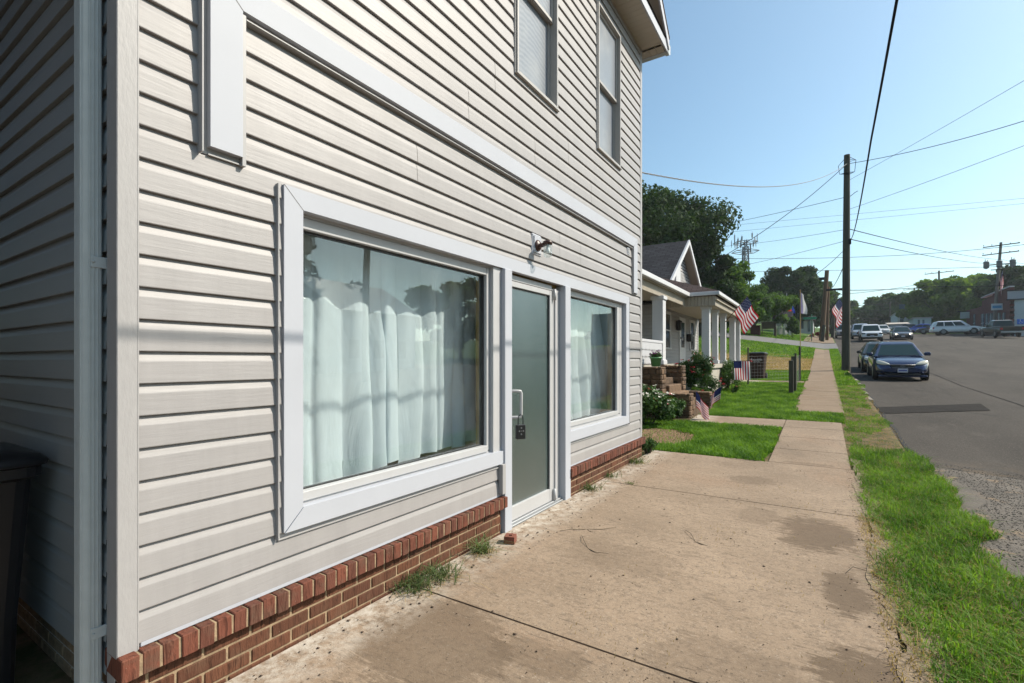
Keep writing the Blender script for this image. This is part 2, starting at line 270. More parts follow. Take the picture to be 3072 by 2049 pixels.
# ------------------------------------------------------------------ mesh helpers
ORG = {}
class MB:
    def __init__(s): s.v = []; s.f = []; s.m = []; s.sm = []; s.uv = {}; s.rnd = {}; s.cuts = []
    def cut(s): s.cuts.append(len(s.f)); return s
    def add(s, vs, fs, mi=0, smooth=False, rnd=None, uvs=None):
        b = len(s.v); s.v += [tuple(v) for v in vs]
        for k, f in enumerate(fs):
            i = len(s.f); s.f.append([b+j for j in f]); s.m.append(mi); s.sm.append(smooth)
            if rnd is not None: s.rnd[i] = rnd
            if uvs is not None: s.uv[i] = uvs[k]
        return b
    def box(s, x0, x1, y0, y1, z0, z1, mi=0, rnd=None, M=None):
        vs = [(x, y, z) for x in (x0, x1) for y in (y0, y1) for z in (z0, z1)]
        if M is not None: vs = [M @ Vector(v) for v in vs]
        s.add(vs, [(0,1,3,2),(4,6,7,5),(0,4,5,1),(2,3,7,6),(0,2,6,4),(1,5,7,3)], mi, False, rnd); return s
    def bbox(s, x0, x1, y0, y1, z0, z1, b=.003, mi=0, rnd=None, M=None):
        """box with chamfered edges"""
        X = (x0, x1); Y = (y0, y1); Z = (z0, z1); vs = []; idx = {}
        for i in (0,1):
            for j in (0,1):
                for k in (0,1):
                    sx, sy, sz = (b if i == 0 else -b), (b if j == 0 else -b), (b if k == 0 else -b)
                    for a, p in (('x', (X[i], Y[j]+sy, Z[k]+sz)), ('y', (X[i]+sx, Y[j], Z[k]+sz)), ('z', (X[i]+sx, Y[j]+sy, Z[k]))):
                        idx[(i,j,k,a)] = len(vs); vs.append(p)
        I = lambda i,j,k,a: idx[(i,j,k,a)]; fs = []
        for i in (0,1): fs.append([I(i,0,0,'x'), I(i,1,0,'x'), I(i,1,1,'x'), I(i,0,1,'x')][::1 if i else -1])
        for j in (0,1): fs.append([I(0,j,0,'y'), I(0,j,1,'y'), I(1,j,1,'y'), I(1,j,0,'y')][::1 if j else -1])
        for k in (0,1): fs.append([I(0,0,k,'z'), I(1,0,k,'z'), I(1,1,k,'z'), I(0,1,k,'z')][::1 if k else -1])
        for j in (0,1):
            for k in (0,1): fs.append([I(0,j,k,'y'), I(1,j,k,'y'), I(1,j,k,'z'), I(0,j,k,'z')])
        for i in (0,1):
            for k in (0,1): fs.append([I(i,0,k,'x'), I(i,1,k,'x'), I(i,1,k,'z'), I(i,0,k,'z')])
        for i in (0,1):
            for j in (0,1): fs.append([I(i,j,0,'x'), I(i,j,1,'x'), I(i,j,1,'y'), I(i,j,0,'y')])
        for i in (0,1):
            for j in (0,1):
                for k in (0,1): fs.append([I(i,j,k,'x'), I(i,j,k,'y'), I(i,j,k,'z')])
        if M is not None: vs = [M @ Vector(v) for v in vs]
        s.add(vs, fs, mi, False, rnd); return s
    def quad(s, a, b, c, d, mi=0, rnd=None, uv=None): s.add([a,b,c,d], [(0,1,2,3)], mi, False, rnd, [uv] if uv else None); return s
    def tube(s, pts, r, n=8, mi=0, smooth=True, caps=True):
        pts = [Vector(p) for p in pts]; rs = r if isinstance(r, (list, tuple)) else [r]*len(pts); vs = []; up = None
        for i, p in enumerate(pts):
            d = (pts[min(i+1, len(pts)-1)]-pts[max(i-1, 0)]).normalized()
            if up is None: up = Vector((0,0,1)) if abs(d.z) < .9 else Vector((1,0,0))
            a = d.cross(up).normalized(); b = a.cross(d).normalized(); up = b
            for k in range(n):
                t = 2*math.pi*k/n; vs.append(p+a*math.cos(t)*rs[i]+b*math.sin(t)*rs[i])
        fs = [(i*n+k, i*n+(k+1)%n, (i+1)*n+(k+1)%n, (i+1)*n+k) for i in range(len(pts)-1) for k in range(n)]
        s.add(vs, fs, mi, smooth)
        if caps:
            L = len(pts)-1
            s.add([vs[k] for k in range(n)], [tuple(range(n))[::-1]], mi); s.add([vs[L*n+k] for k in range(n)], [tuple(range(n))], mi)
        return s
    def lathe(s, prof, c=(0,0,0), axis='z', n=20, mi=0, smooth=True):
        vs = []
        for (r, h) in prof:
            for k in range(n):
                t = 2*math.pi*k/n; a, b = r*math.cos(t), r*math.sin(t)
                p = {'z': (a,b,h), 'x': (h,a,b), 'y': (a,h,b)}[axis]; vs.append((p[0]+c[0], p[1]+c[1], p[2]+c[2]))
        fs = [(i*n+k, i*n+(k+1)%n, (i+1)*n+(k+1)%n, (i+1)*n+k) for i in range(len(prof)-1) for k in range(n)]
        s.add(vs, fs, mi, smooth); return s
    def prism(s, poly, axis, a0, a1, mi=0):
        """poly: 2-D outline in the two other axes, extruded along axis"""
        def P(p, h): return {'x': (h, p[0], p[1]), 'y': (p[0], h, p[1]), 'z': (p[0], p[1], h)}[axis]
        n = len(poly); vs = [P(p, a0) for p in poly]+[P(p, a1) for p in poly]
        s.add(vs, [tuple(range(n))[::-1], tuple(range(n, 2*n))]+[(i, (i+1)%n, n+(i+1)%n, n+i) for i in range(n)], mi); return s
    def build(s, name, mats, parent=None, sub=0, bevel=0):
        if s.cuts:      # pieces that stand apart become objects of their own
            b = sorted(set([0]+s.cuts+[len(s.f)])); first = None
            for a, z in zip(b, b[1:]):
                q = MB(); idx = {}
                for i in range(a, z):
                    f = []
                    for j in s.f[i]:
                        if j not in idx: idx[j] = len(q.v); q.v.append(s.v[j])
                        f.append(idx[j])
                    k = len(q.f); q.f.append(f); q.m.append(s.m[i]); q.sm.append(s.sm[i])
                    if i in s.uv: q.uv[k] = s.uv[i]
                    if i in s.rnd: q.rnd[k] = s.rnd[i]
                o = q.build(name, mats, parent, sub, bevel); first = first or o
            return first
        me = bpy.data.meshes.new(name); o = (0,0,0)
        if parent is not None: o = ORG.get(parent.name, (0,0,0))
        vs = [(v[0]-o[0], v[1]-o[1], v[2]-o[2]) for v in s.v]
        me.from_pydata(vs, [], s.f)
        for m in (mats if isinstance(mats, (list, tuple)) else [mats]): me.materials.append(m)
        me.polygons.foreach_set('material_index', s.m); me.polygons.foreach_set('use_smooth', s.sm)
        if s.uv:
            ul = me.uv_layers.new(name='UVMap')
            for i, u in s.uv.items():
                for li, c in zip(me.polygons[i].loop_indices, u): ul.data[li].uv = c
        if s.rnd:
            at = me.attributes.new('rnd', 'FLOAT', 'FACE'); at.data.foreach_set('value', [s.rnd.get(i, .5) for i in range(len(s.f))])
        me.update(); ob = bpy.data.objects.new(name, me); C.objects.link(ob)
        if parent is not None: ob.parent = parent; ORG[ob.name] = o
        if sub:
            md = ob.modifiers.new('sub', 'SUBSURF'); md.levels = sub; md.render_levels = sub
        if bevel:
            md = ob.modifiers.new('bev', 'BEVEL'); md.width = bevel; md.segments = 2; md.limit_method = 'ANGLE'
        return ob
def tag(o, label=None, cat=None, group=None, kind=None):
    if label: o['label'] = label
    if cat: o['category'] = cat
    if group: o['group'] = group
    if kind: o['kind'] = kind
    return o
def thing(name, label, cat, loc=(0,0,0), group=None):
    o = bpy.data.objects.new(name, None); C.objects.link(o); o.location = loc; ORG[o.name] = tuple(loc); o.empty_display_size = .2
    return tag(o, label, cat, group)
def local(name, label, cat, group=None):      # a thing built about the origin, placed afterwards
    return thing(name, label, cat, (0,0,0), group)
def copy_tree(o, parent=None):
    c = o.copy(); C.objects.link(c); c.parent = parent
    for ch in list(o.children): copy_tree(ch, c)
    return c
def npmesh(name, V, F, mat, rnd=None, parent=None, smooth=False):
    """fast mesh from numpy arrays: V (n,3), F (m,k)"""
    me = bpy.data.meshes.new(name); k = F.shape[1]; o = ORG.get(parent.name, (0,0,0)) if parent is not None else (0,0,0)
    V = V-np.array(o)
    me.vertices.add(len(V)); me.vertices.foreach_set('co', V.astype(np.float32).ravel())
    me.loops.add(F.size); me.loops.foreach_set('vertex_index', F.astype(np.int32).ravel())
    me.polygons.add(len(F)); me.polygons.foreach_set('loop_start', np.arange(0, F.size, k, dtype=np.int32)); me.polygons.foreach_set('loop_total', np.full(len(F), k, dtype=np.int32))
    me.update(calc_edges=True)
    if rnd is not None:
        at = me.attributes.new('rnd', 'FLOAT', 'FACE'); at.data.foreach_set('value', rnd.astype(np.float32))
    for m in (mat if isinstance(mat, list) else [mat]): me.materials.append(m)
    if smooth: me.polygons.foreach_set('use_smooth', [True]*len(F))
    ob = bpy.data.objects.new(name, me); C.objects.link(ob)
    if parent is not None: ob.parent = parent; ORG[ob.name] = o
    return ob

# ------------------------------------------------------------------ terrain
KY = [-300,-60,0,5,7,11.5,17,23,29,36,43,50,57,64,80,100,150,200,260,320,380,450,700,3000]
KZ = [-8,-1.2,0,0,.03,.22,.47,.74,.98,1.42,2.0,2.5,3.02,3.6,4.7,6.0,9.1,12.2,15.9,19.2,21,22,22.5,22.5]
YS = sorted(set([-300,-200,-100,-60,-40,-20,-10,-5] + [float(i) for i in range(-3, 131)] + list(range(135, 460, 5)) + [500,700,1200,3000]))
def _pch(y):
    i = max(0, min(len(KY)-2, int(np.searchsorted(KY, y))-1)); h = KY[i+1]-KY[i]; t = (y-KY[i])/h
    def sl(j):
        if j <= 0 or j >= len(KY)-1: return 0
        a = (KZ[j]-KZ[j-1])/(KY[j]-KY[j-1]); b = (KZ[j+1]-KZ[j])/(KY[j+1]-KY[j]); return 0 if a*b <= 0 else 2*a*b/(a+b)
    m0, m1 = sl(i)*h, sl(i+1)*h
    return (2*t**3-3*t*t+1)*KZ[i]+(t**3-2*t*t+t)*m0+(-2*t**3+3*t*t)*KZ[i+1]+(t**3-t*t)*m1
ZT = [_pch(y) for y in YS]
def z0(y): return float(np.interp(y, YS, ZT))
def sl(y): return .15*min(1, max(0, (y-28)/18.0))
def G(x, y):
    y = float(y); z = z0(y)
    if x < 2.3: z += float(np.interp(y, YS, [sl(q) for q in YS]))*min(2.3-x, 26)
    if x > 9: z -= float(np.interp(y, [0, 40, 80, 3000], [0, .012, .028, .028]))*min(x-9, 22)
    return z
SLT = np.array([sl(q) for q in YS])
def Gn(x, y):
    z = np.interp(y, YS, ZT); z = z+np.interp(y, YS, SLT)*np.clip(2.3-x, 0, 26)
    return z-np.interp(y, [0,40,80,3000], [0,.012,.028,.028])*np.clip(x-9, 0, 22)
def road_drop(x, y):     # the carriageway lies a kerb's height below the verge
    if y > 8.4: return -.11 if x >= 3.36 else 0
    return -.09*min(1, max(0, (x-3.2)/1.2))
XS = [-900,-300,-120,-60,-40,-30,-23.7,-18,-14,-10,-8,-6,-4,-3,-2,-1,0,.5,1,1.6,1.95,2.3,2.6,2.95,3.2,3.3,3.36,3.6,3.8,4.1,4.4,5,6,7,9,10.7,12.5,16,20,26,31,40,60,120,300,900]
def sheet(name, mat, x0, x1, y0, y1, off, drop=True, thick=0, edge=None, parent=None):
    xs = sorted(set([x0, x1]+[x for x in XS if x0 < x < x1])); ys = sorted(set([y0, y1]+[y for y in YS if y0 < y < y1]))
    mb = MB(); n = len(ys)
    def zz(x, y): return G(x, y)+(road_drop(x, y) if drop else 0)+off
    vs = [(x, y, zz(x, y)) for x in xs for y in ys]
    fs = [(i*n+j, (i+1)*n+j, (i+1)*n+j+1, i*n+j+1) for i in range(len(xs)-1) for j in range(n-1)]
    mb.add(vs, fs, 0, True)
    if thick:
        for x in (x0, x1):
            for a, b in zip(ys, ys[1:]): mb.quad((x,a,zz(x,a)), (x,b,zz(x,b)), (x,b,zz(x,b)-thick), (x,a,zz(x,a)-thick))
        for y in (y0, y1):
            for a, b in zip(xs, xs[1:]): mb.quad((a,y,zz(a,y)), (b,y,zz(b,y)), (b,y,zz(b,y)-thick), (a,y,zz(a,y)-thick))
    if parent == 'mb': return mb
    return mb.build(name, mat)
# the ground: one sheet out to the horizon; its verge lines carry the kerb step
def ground():
    mb = MB(); xs = sorted(set(XS)); ys = YS; n = len(ys)
    vs = [(x, y, G(x, y)+road_drop(x, y)-(.004 if x > 3.3 else 0)) for x in xs for y in ys]
    fs = [(i*n+j, (i+1)*n+j, (i+1)*n+j+1, i*n+j+1) for i in range(len(xs)-1) for j in range(n-1)]
    mb.add(vs, fs, 0, True); return tag(mb.build('ground', M_soil), kind='structure')
ground()
tag(sheet('road', M_asph, 3.36, 12.5, -60, 450, .006), kind='structure')
tag(sheet('parking_lot', M_asph, 12.504, 26, -60, 100, .004), kind='structure')
tag(sheet('side_street', M_asph2, -60, 3.355, 49.5, 59, .012, drop=False), kind='structure')
def rmb(): return MB()
mb = MB()   # patch in the road, edge slanted as cut
def rz(x, y, o): return G(x, y)+road_drop(x, y)+o
pp = [(3.4,13.9),(5.5,15.35),(5.6,16.6),(3.4,15.0)]
A_, B_, C_, D_ = [Vector(p) for p in ((3.40,13.95),(5.52,15.40),(5.62,16.75),(3.38,15.10))]; n_ = 12
gp = [[(A_.lerp(B_, i/n_)).lerp(D_.lerp(C_, i/n_), j/6)+Vector((0, .02*math.sin(i*2.1+j))) for j in range(7)] for i in range(n_+1)]
mb.add([(p.x, p.y, rz(p.x, p.y, .016)) for r_ in gp for p in r_], [(i*7+j, (i+1)*7+j, (i+1)*7+j+1, i*7+j+1) for i in range(n_) for j in range(6)]); tag(mb.build('road_patch', M_patch), kind='structure')
mb = MB()   # long tar-filled crack along the carriageway
pts = [(6.3,9),(6.25,13),(6.35,17),(6.2,22),(6.4,28),(6.3,36),(6.45,46)]
for (a, b), (c, d) in zip(pts, pts[1:]):
    for k in range(6):
        t0, t1 = k/6, (k+1)/6; ya, yb = b+(d-b)*t0, b+(d-b)*t1; xa, xb = a+(c-a)*t0, a+(c-a)*t1
        mb.quad((xa-.02,ya,rz(xa,ya,.012)), (xa+.02,ya,rz(xa,ya,.012)), (xb+.02,yb,rz(xb,yb,.012)), (xb-.02,yb,rz(xb,yb,.012)))
tag(mb.build('road_crack', M_patch), kind='structure')
mb = MB(); yy = 8.9   # dark strip along the kerb: its shadow line put in as colour
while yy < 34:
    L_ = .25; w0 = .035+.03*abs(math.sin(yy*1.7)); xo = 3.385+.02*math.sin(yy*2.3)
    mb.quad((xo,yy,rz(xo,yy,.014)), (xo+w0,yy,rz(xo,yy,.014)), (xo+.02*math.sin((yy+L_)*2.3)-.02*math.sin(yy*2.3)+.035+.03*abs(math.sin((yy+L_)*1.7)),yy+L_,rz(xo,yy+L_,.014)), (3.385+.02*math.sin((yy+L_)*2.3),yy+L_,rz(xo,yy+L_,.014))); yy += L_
tag(mb.build('kerb_shade_strip', pm('painted_kerb_shade', (.008,.007,.006), .95)), kind='structure')
# paved apron and sidewalk: slabs with open joints
mb = MB()
def slab(x0, x1, y0, y1, t=.12, o=.022):
    x0, x1, y0, y1 = x0+.006, x1-.006, y0+.007, y1-.007
    ys = sorted(set([y0, y1]+[y for y in YS if y0 < y < y1])); xs = [x0]+[x for x in XS if x0 < x < x1]+[x1]; n = len(ys)
    mb.add([(x, y, G(x, y)+o) for x in xs for y in ys], [(i*n+j, (i+1)*n+j, (i+1)*n+j+1, i*n+j+1) for i in range(len(xs)-1) for j in range(n-1)], 0)
    for x in (x0, x1):
        for a, b in zip(ys, ys[1:]): mb.quad((x,a,G(x,a)+o), (x,b,G(x,b)+o), (x,b,G(x,b)-t), (x,a,G(x,a)-t))
    for y in (y0, y1):
        for a, b in zip(xs, xs[1:]): mb.quad((a,y,G(a,y)+o), (b,y,G(b,y)+o), (b,y,G(b,y)-t), (a,y,G(a,y)-t))
slab(.03, 2.6, -6, -.9); slab(.03, 2.6, -.9, 2.25); slab(.03, 2.6, 2.25, 5.42); slab(.03, 2.6, 5.42, 7.5)
for a, b in ((7.5,8.5),(8.5,9.55),(9.55,10.55),(10.55,11.45)): slab(1.63, 2.57, a, b)
slab(-.1, 1.63, 10.45, 11.42)
slab(-.5, 1.68, 20.4, 21.2, o=.018)
y = 12.8
while y < 47: slab(1.7, 2.66, y, min(y+1.2, 48)); y += 1.2
slab(.5, 3.25, 59.2, 82, o=.05)
tag(mb.build('sidewalk', M_conc), kind='structure')
tag(sheet('dirt_verge', M_dirt, 3.2, 5.0, -6, 8.3, .01), kind='structure')
# mulch bed beside the lawn and bare soil edge
mb = MB(); pts = [(-.9,8.15),(.05,8.0),(.35,8.3),(.42,8.7),(.2,9.1),(-.2,9.4),(-.9,9.5)]
PP = []
for (a, b), (c, d) in zip(pts, pts[1:]+pts[:1]):
    for k in range(9): tt = k/9; PP.append((a+(c-a)*tt+random.uniform(-.045,.045), b+(d-b)*tt+random.uniform(-.06,.06)))
mb.add([(x, y, G(x, y)+.012) for x, y in PP], [tuple(range(len(PP)))]); tag(mb.build('mulch_bed', M_mulch), kind='structure')
mb = MB()   # worn kerb stones between verge and carriageway
y = 9.2
while y < 48:
    L = 1.5+random.random()*.6
    if 9.2 < y < 10.2 or 14.5 < y < 23 or y > 30: mb.bbox(3.27, 3.385, y, y+L, G(3.3, y)-.2, G(3.3, y+L/2)-.012, .02)
    y += L+.02
y = 59
tag(mb.build('kerb', pm('worn_kerb', (.22,.19,.155), .9, var=(9,.35), bmp=(60,.7,.01))), kind='structure')

# ------------------------------------------------------------------ the shop building
B = thing('siding_building', 'two storey shop in grey beige siding with white framed windows on a red brick foot', 'building', (0, 3.9, 0))
FAR = 7.04; NEAR = .735
def siding(mb, s0, s1, zb, zt, emit, openings=(), course=.127, seams=()):
    """dutch-lap courses; emit(s, out, z) -> point; openings (s0,s1,z0,z1)"""
    prof = [(0,.001),(0,.0215),(.003,.0225),(.084,.0175),(.088,.0168),(.119,.006),(course,.003)]
    z = zb
    while z < zt-.01:
        for (za, xa), (zc, xc) in zip(prof, prof[1:]):
            z_a, z_c = z+za, min(z+zc, zt)
            if z_a > zt: continue
            cuts = sorted(set([z_a, z_c]+[q for o in openings for q in (o[2], o[3]) if z_a < q < z_c]))
            if z_a == z_c: cuts = [z_a, z_c]
            for c0, c1 in zip(cuts, cuts[1:]):
                f = lambda q: xa if zc == za else xa+(xc-xa)*(q-z_a)/(zc-za)
                x_0 = xa if z_a == z_c else f(c0); x_1 = xc if z_a == z_c else f(c1)
                mid = (c0+c1)/2; segs = [(s0, s1)]
                for o in openings:
                    if o[2] < mid+1e-6 and mid < o[3]:
                        ns = []
                        for a, b in segs:
                            if o[0] > a: ns.append((a, min(b, o[0])))
                            if o[1] < b: ns.append((max(a, o[1]), b))
                        segs = [q for q in ns if q[1] > q[0]+1e-4]
                for a, b in segs: mb.quad(emit(a, x_0, c0), emit(b, x_0, c0), emit(b, x_1, c1), emit(a, x_1, c1))
        z += course
    for (s, zz) in seams:      # overlap joints, two courses tall, following the profile
        for q in range(2):
            zc0 = zb+round((zz-zb)/course)*course+q*course
            for (za, xa), (zc, xc) in zip(prof[1:], prof[2:]): mb.quad(emit(s, xa+.001, zc0+za), emit(s+.003, xa+.001, zc0+za), emit(s+.003, xc+.001, zc0+zc), emit(s, xc+.001, zc0+zc), 1)
OP = [(1.40,6.46,.60,2.32), (3.36,4.58,.0,2.32), (3.57,4.31,3.97,5.68), (5.39,6.10,3.97,5.68), (1.02,1.2,2.36,3.17), (1.02,6.76,3.04,3.17), (6.6,6.75,2.4,3.1)]
mb = MB(); siding(mb, .80, 3.36, .345, 5.98, lambda s,o,z: (o, s, z), OP, seams=((2.9,3.25),(2.35,2.6),(3.25,3.6),(1.9,4.2),(2.7,4.7)))
siding(mb, 3.36, FAR-.06, .345, 5.98, lambda s,o,z: (o, s, z), OP, seams=((3.9,3.3),(4.9,2.5),(4.6,3.5),(5.2,3.3),(4.4,2.55),(6.3,3.6)))
mb.build('front_siding', [M_siding, M_seam], B)
mb = MB(); siding(mb, -7.5, -.078, .225, 6.3, lambda s,o,z: (s, NEAR+.022-o, z)); mb.build('side_siding', M_siding_x, B)
mb = MB(); siding(mb, -7.5, -.05, .345, 6.3, lambda s,o,z: (s, FAR-.02+o, z)); mb.build('far_side_siding', M_siding_x, B)
# corner posts
def lpost(y0, y1, face, side, nm):
    mb = MB(); mb.bbox(-.075, .030, y0, y1, -.02 if y0 < 1 else .33, 6.0, .003)
    return mb.build(nm, M_post, B)
mb = MB()
z0c = .315
mb.bbox(-.075, .0235, NEAR, .806, z0c, 6.0, .003); mb.bbox(-.075, -.002, NEAR+.001, .8055, .02, z0c+.001, .002); mb.box(.0236, .0245, .8015, .806, z0c, 6.0); mb.build('corner_post', M_post, B)
mb = MB(); mb.bbox(-.075, .024, FAR-.07, FAR+.006, .33, 6.0, .003); mb.build('corner_post', M_post, B)
# starter strip
mb = MB()
for a, b in ((.812, 3.335), (4.6, FAR-.07)): mb.bbox(.001, .022, a, b, .328, .352, .002).cut()
mb.build('starter_strip', M_white, B)
# brick foot: rowlock course over running bond
def bricks():
    r = MB(); m = MB(); q = MB()
    for (a, b, endpiece) in ((.735, 3.36, 0), (4.585, FAR+.03, 0)):
        yy = a
        while yy < b-.03:
            wdt = .0585+random.uniform(-.002, .002); wdt = min(wdt, b-yy)
            j = random.uniform(-.003, .003)
            Mx = Matrix.Translation(Vector((0, yy+wdt/2, .28))) @ Matrix.Rotation(random.uniform(-.02, .02), 4, 'X') @ Matrix.Rotation(random.uniform(-.02,.02), 4, 'Z') @ Matrix.Translation(Vector((0, -(yy+wdt/2), -.28)))
            r.bbox(-.10, .070+j, yy, yy+wdt, .236+random.uniform(-.003,.003), .327+random.uniform(-.003,.001), .0035, rnd=random.random(), M=Mx)
            yy += wdt+.0095
        q.box(-.10, .0645, a+.004, b-.004, .240, .320)
        for c in range(5):
            zt = .229-c*.0665; zb_ = zt-.0565; off = (.0 if c % 2 else -.10); yy = a+off
            while yy < b:
                y0_, y1_ = max(yy, a+.003), min(yy+.195, b-.03)
                if y1_-y0_ > .02: m.bbox(-.10, .022+random.uniform(-.002,.002), y0_, y1_, zb_, zt, .004, rnd=random.random())
                yy += .195+.0105
        r.cut(); m.cut(); q.cut()
        q.box(-.10, .0165, a+.006, b-.034, -.15, .238)
    r.build('rowlock_course', M_rowlock, B); m.build('brick_foot', M_brick, B); q.build('mortar', M_mortar, B)
    s = MB()
    for c in range(4):
        xx = -7.4+(c % 2)*.1
        while xx < -.11:
            s.bbox(xx, min(xx+.195, -.11), NEAR+.04, NEAR+.1, .21-(c+1)*.0665-.02, .21-c*.0665-.03, .004, rnd=random.random()); xx += .2055
    s.box(-7.4, -.11, NEAR+.046, NEAR+.2, -.2, .25); s.build('side_foundation', M_mortar, B)
bricks()
# display window and door surround (flat white wrapped boards, mitred, with J channel)
PX = .034
def board(mb, y0, y1, z0_, z1, x=PX, b=.002): mb.bbox(-.02, x, y0, y1, z0_, z1, b)
def mitre(mb, ya, yb, z0_, z1, cut, x):      # left jamb with mitred ends
    P = [(ya, z0_), (yb, z0_+cut), (yb, z1-cut), (ya, z1)]; mb.prism(P, 'x', -.02, x)
mb = MB()
mb.prism([(1.405,.60),(1.509,.703),(1.509,2.217),(1.405,2.32)], 'x', -.02, PX)                     # left jamb
mb.prism([(1.408,2.32),(1.5105,2.2185),(6.338,2.2185),(6.46,2.32)], 'x', -.02, PX)                 # head over both windows and door
mb.prism([(6.338,2.2165),(6.46,2.3175),(6.46,.60),(6.338,.705)], 'x', -.02, PX)                    # right jamb
mb.prism([(1.408,.598),(3.347,.598),(3.347,.703),(1.5115,.703)], 'x', -.02, PX+.004)               # sill apron, first window
mb.prism([(4.592,.598),(6.457,.598),(6.338,.705),(4.592,.705)], 'x', -.02, PX+.004)
tr = mb.build('window_surround', M_white, B)
mb = MB(); mb.bbox(.001, .040, 1.370, 1.377, .575, 2.315, .001); mb.box(.001, .016, 1.377, 1.4045, .585, 2.315)
mb.bbox(.001, .028, 1.377, 3.345, .568, .574, .001); mb.box(.001, .014, 1.38, 3.345, .574, .5975); mb.bbox(.001, .028, 4.60, 6.48, .568, .574, .001); mb.box(.001, .014, 4.6, 6.46, .574, .5975)
mb.bbox(.001, .030, 6.484, 6.49, .575, 2.32, .001); mb.box(.001,.014, 6.4605, 6.484, .6, 2.32)
mb.build('j_channel', M_chan, tr)
mb = MB()   # mitre joints as fine dark lines
for (a, b) in (((1.405,2.3205),(1.5105,2.2175)), ((1.405,.5995),(1.51,.7025))):
    d = .0012; mb.quad((PX+.0005,a[0]-d,a[1]-d), (PX+.0005,b[0]-d,b[1]-d), (PX+.0005,b[0]+d,b[1]+d), (PX+.0005,a[0]+d,a[1]+d)).cut()
mb.build('mitre_joint', M_seam, tr)
def post(y0, y1, zb, zt): mb = MB(); mb.bbox(-.06, .052, y0, y1, zb, zt, .003); return mb.build('door_post', M_white, B)
post(3.350, 3.458, -.02, 2.216); post(4.468, 4.590, 0, 2.216)
mb = MB(); mb.bbox(.002, .062, 3.30, 3.348, .352, .596, .002); mb.box(.001,.02,3.30,3.31,.35,.6); mb.build('edge_channel', M_chan, B)
# reveals and display windows
def display_window(y0, y1, zb, zt, yj0, yj1):
    """glass rectangle y0..y1, zb..zt with an aluminium frame inside the reveal yj0..yj1"""
    wn = MB()
    GX = -.062
    wn.bbox(GX-.03, -.022, yj0, y0, zb-.045, zt+.06, .003); wn.bbox(GX-.03, -.022, y1, yj1, zb-.045, zt+.06, .003)
    wn.bbox(GX-.03, -.024, y0+.0005, y1-.0005, zt, zt+.06, .003); wn.bbox(GX-.03, -.008, y0+.0005, y1-.0005, zb-.05, zb, .003)
    o = wn.build('display_window', M_white2, B)
    g = MB(); g.box(GX-.006, GX, y0, y1, zb, zt); g.build('pane', M_glass, o)
    s = MB()
    s.box(GX-.02, GX+.006, y0+.0003, y0+.006, zb, zt); s.box(GX-.022, GX+.012, y1-.016, y1-.0003, zb, zt); s.box(GX-.02, GX+.010, y0+.006, y1-.016, zt-.012, zt-.0003); s.box(GX-.02, GX+.006, y0+.006, y1-.016, zb+.0003, zb+.007)
    s.build('rubber_seal', M_rubber, o); return o
display_window(1.532, 3.19, .766, 2.142, 1.512, 3.235)
display_window(4.61, 6.14, .790, 2.150, 4.593, 6.24)
mb = MB()   # reveal linings
mb.box(-.10, -.0205, 1.4, 1.511, .60, 2.33); mb.box(-.10, -.0205, 1.511, 3.34, 2.203, 2.33)
mb.box(-.10, .012, 3.236, 3.349, .66, 2.215); mb.box(-.10, -.0205, 1.511, 3.34, .60, .715); mb.cut()
mb.box(-.10, -.0205, 6.241, 6.46, .60, 2.33); mb.box(-.10, -.0205, 4.592, 6.24, 2.212, 2.33); mb.box(-.10, -.0205, 4.592, 6.24, .60, .738)
mb.build('reveal_lining', M_white2, B)
mb = MB(); mb.box(-.058, -.0225, 1.513, 3.235, 2.2035, 2.2175).cut(); mb.box(-.058, -.0225, 4.6, 6.24, 2.2125, 2.2175); mb.build('head_batten', M_stud, B)
# door
def door():
    d = MB(); DX = -.012
    d.bbox(DX-.045, DX, 3.468, 3.509, .053, 2.145, .003); d.bbox(DX-.045, DX, 4.252, 4.300, .053, 2.145, .003)
    d.bbox(DX-.045, DX, 3.5095, 4.2515, 2.097, 2.145, .003); d.bbox(DX-.045, DX, 3.5095, 4.2515, .053, .175, .003)
    o = d.build('door', M_white2, B)
    g = MB(); g.box(DX-.03, DX-.022, 3.509, 4.252, .175, 2.097); g.build('pane', M_obsc, o)
    s = MB(); s.box(DX-.04, DX-.012, 4.244, 4.2519, .1755, 2.0965); s.box(DX-.04, DX-.012, 3.51, 4.244, 2.089, 2.0965); s.build('rubber_seal', M_rubber, o)
    h = MB(); hy, hx = 3.556, .082; bz, tz = .965, 1.19
    pts = [(DX, 3.488, tz+.0), (.03, 3.495, tz), (hx-.02, 3.53, tz), (hx-.004, hy-.006, tz-.003), (hx, hy, tz-.02), (hx, hy, bz+.02), (hx-.004, hy-.006, bz+.003), (hx-.02, 3.53, bz), (.03, 3.495, bz), (DX, 3.488, bz)]
    h.tube(pts, .0125, 10); h.lathe([(0,0),(.013,0),(.013,.006),(0,.006)], (DX, 3.488, 1.09), 'x', 12); h.build('handle', M_white2, o)
    k = MB(); k.lathe([(0,.0),(.014,.0),(.014,.012),(.006,.014),(0,.014)], (DX, 3.488, 1.062), 'x', 16); k.build('lock_cylinder', M_metal, o)
    for zc in (2.11, .11):
        q = MB(); q.lathe([(0,-.055),(.016,-.055),(.016,.055),(0,.055)], (.006, 4.318, zc), 'z', 14); q.build('hinge', M_white2, o)
    return o
door()
mb = MB(); mb.bbox(-.06, -.016, 4.305, 4.466, .03, 2.17, .003); mb.bbox(-.06, -.018, 3.459, 4.304, 2.152, 2.2, .003); mb.bbox(-.06, -.022, 3.4585, 3.4665, .03, 2.15, .001)
mb.bbox(-.05, .0, 4.345, 4.366, .03, 2.17, .002); mb.build('door_frame', M_white2, B)
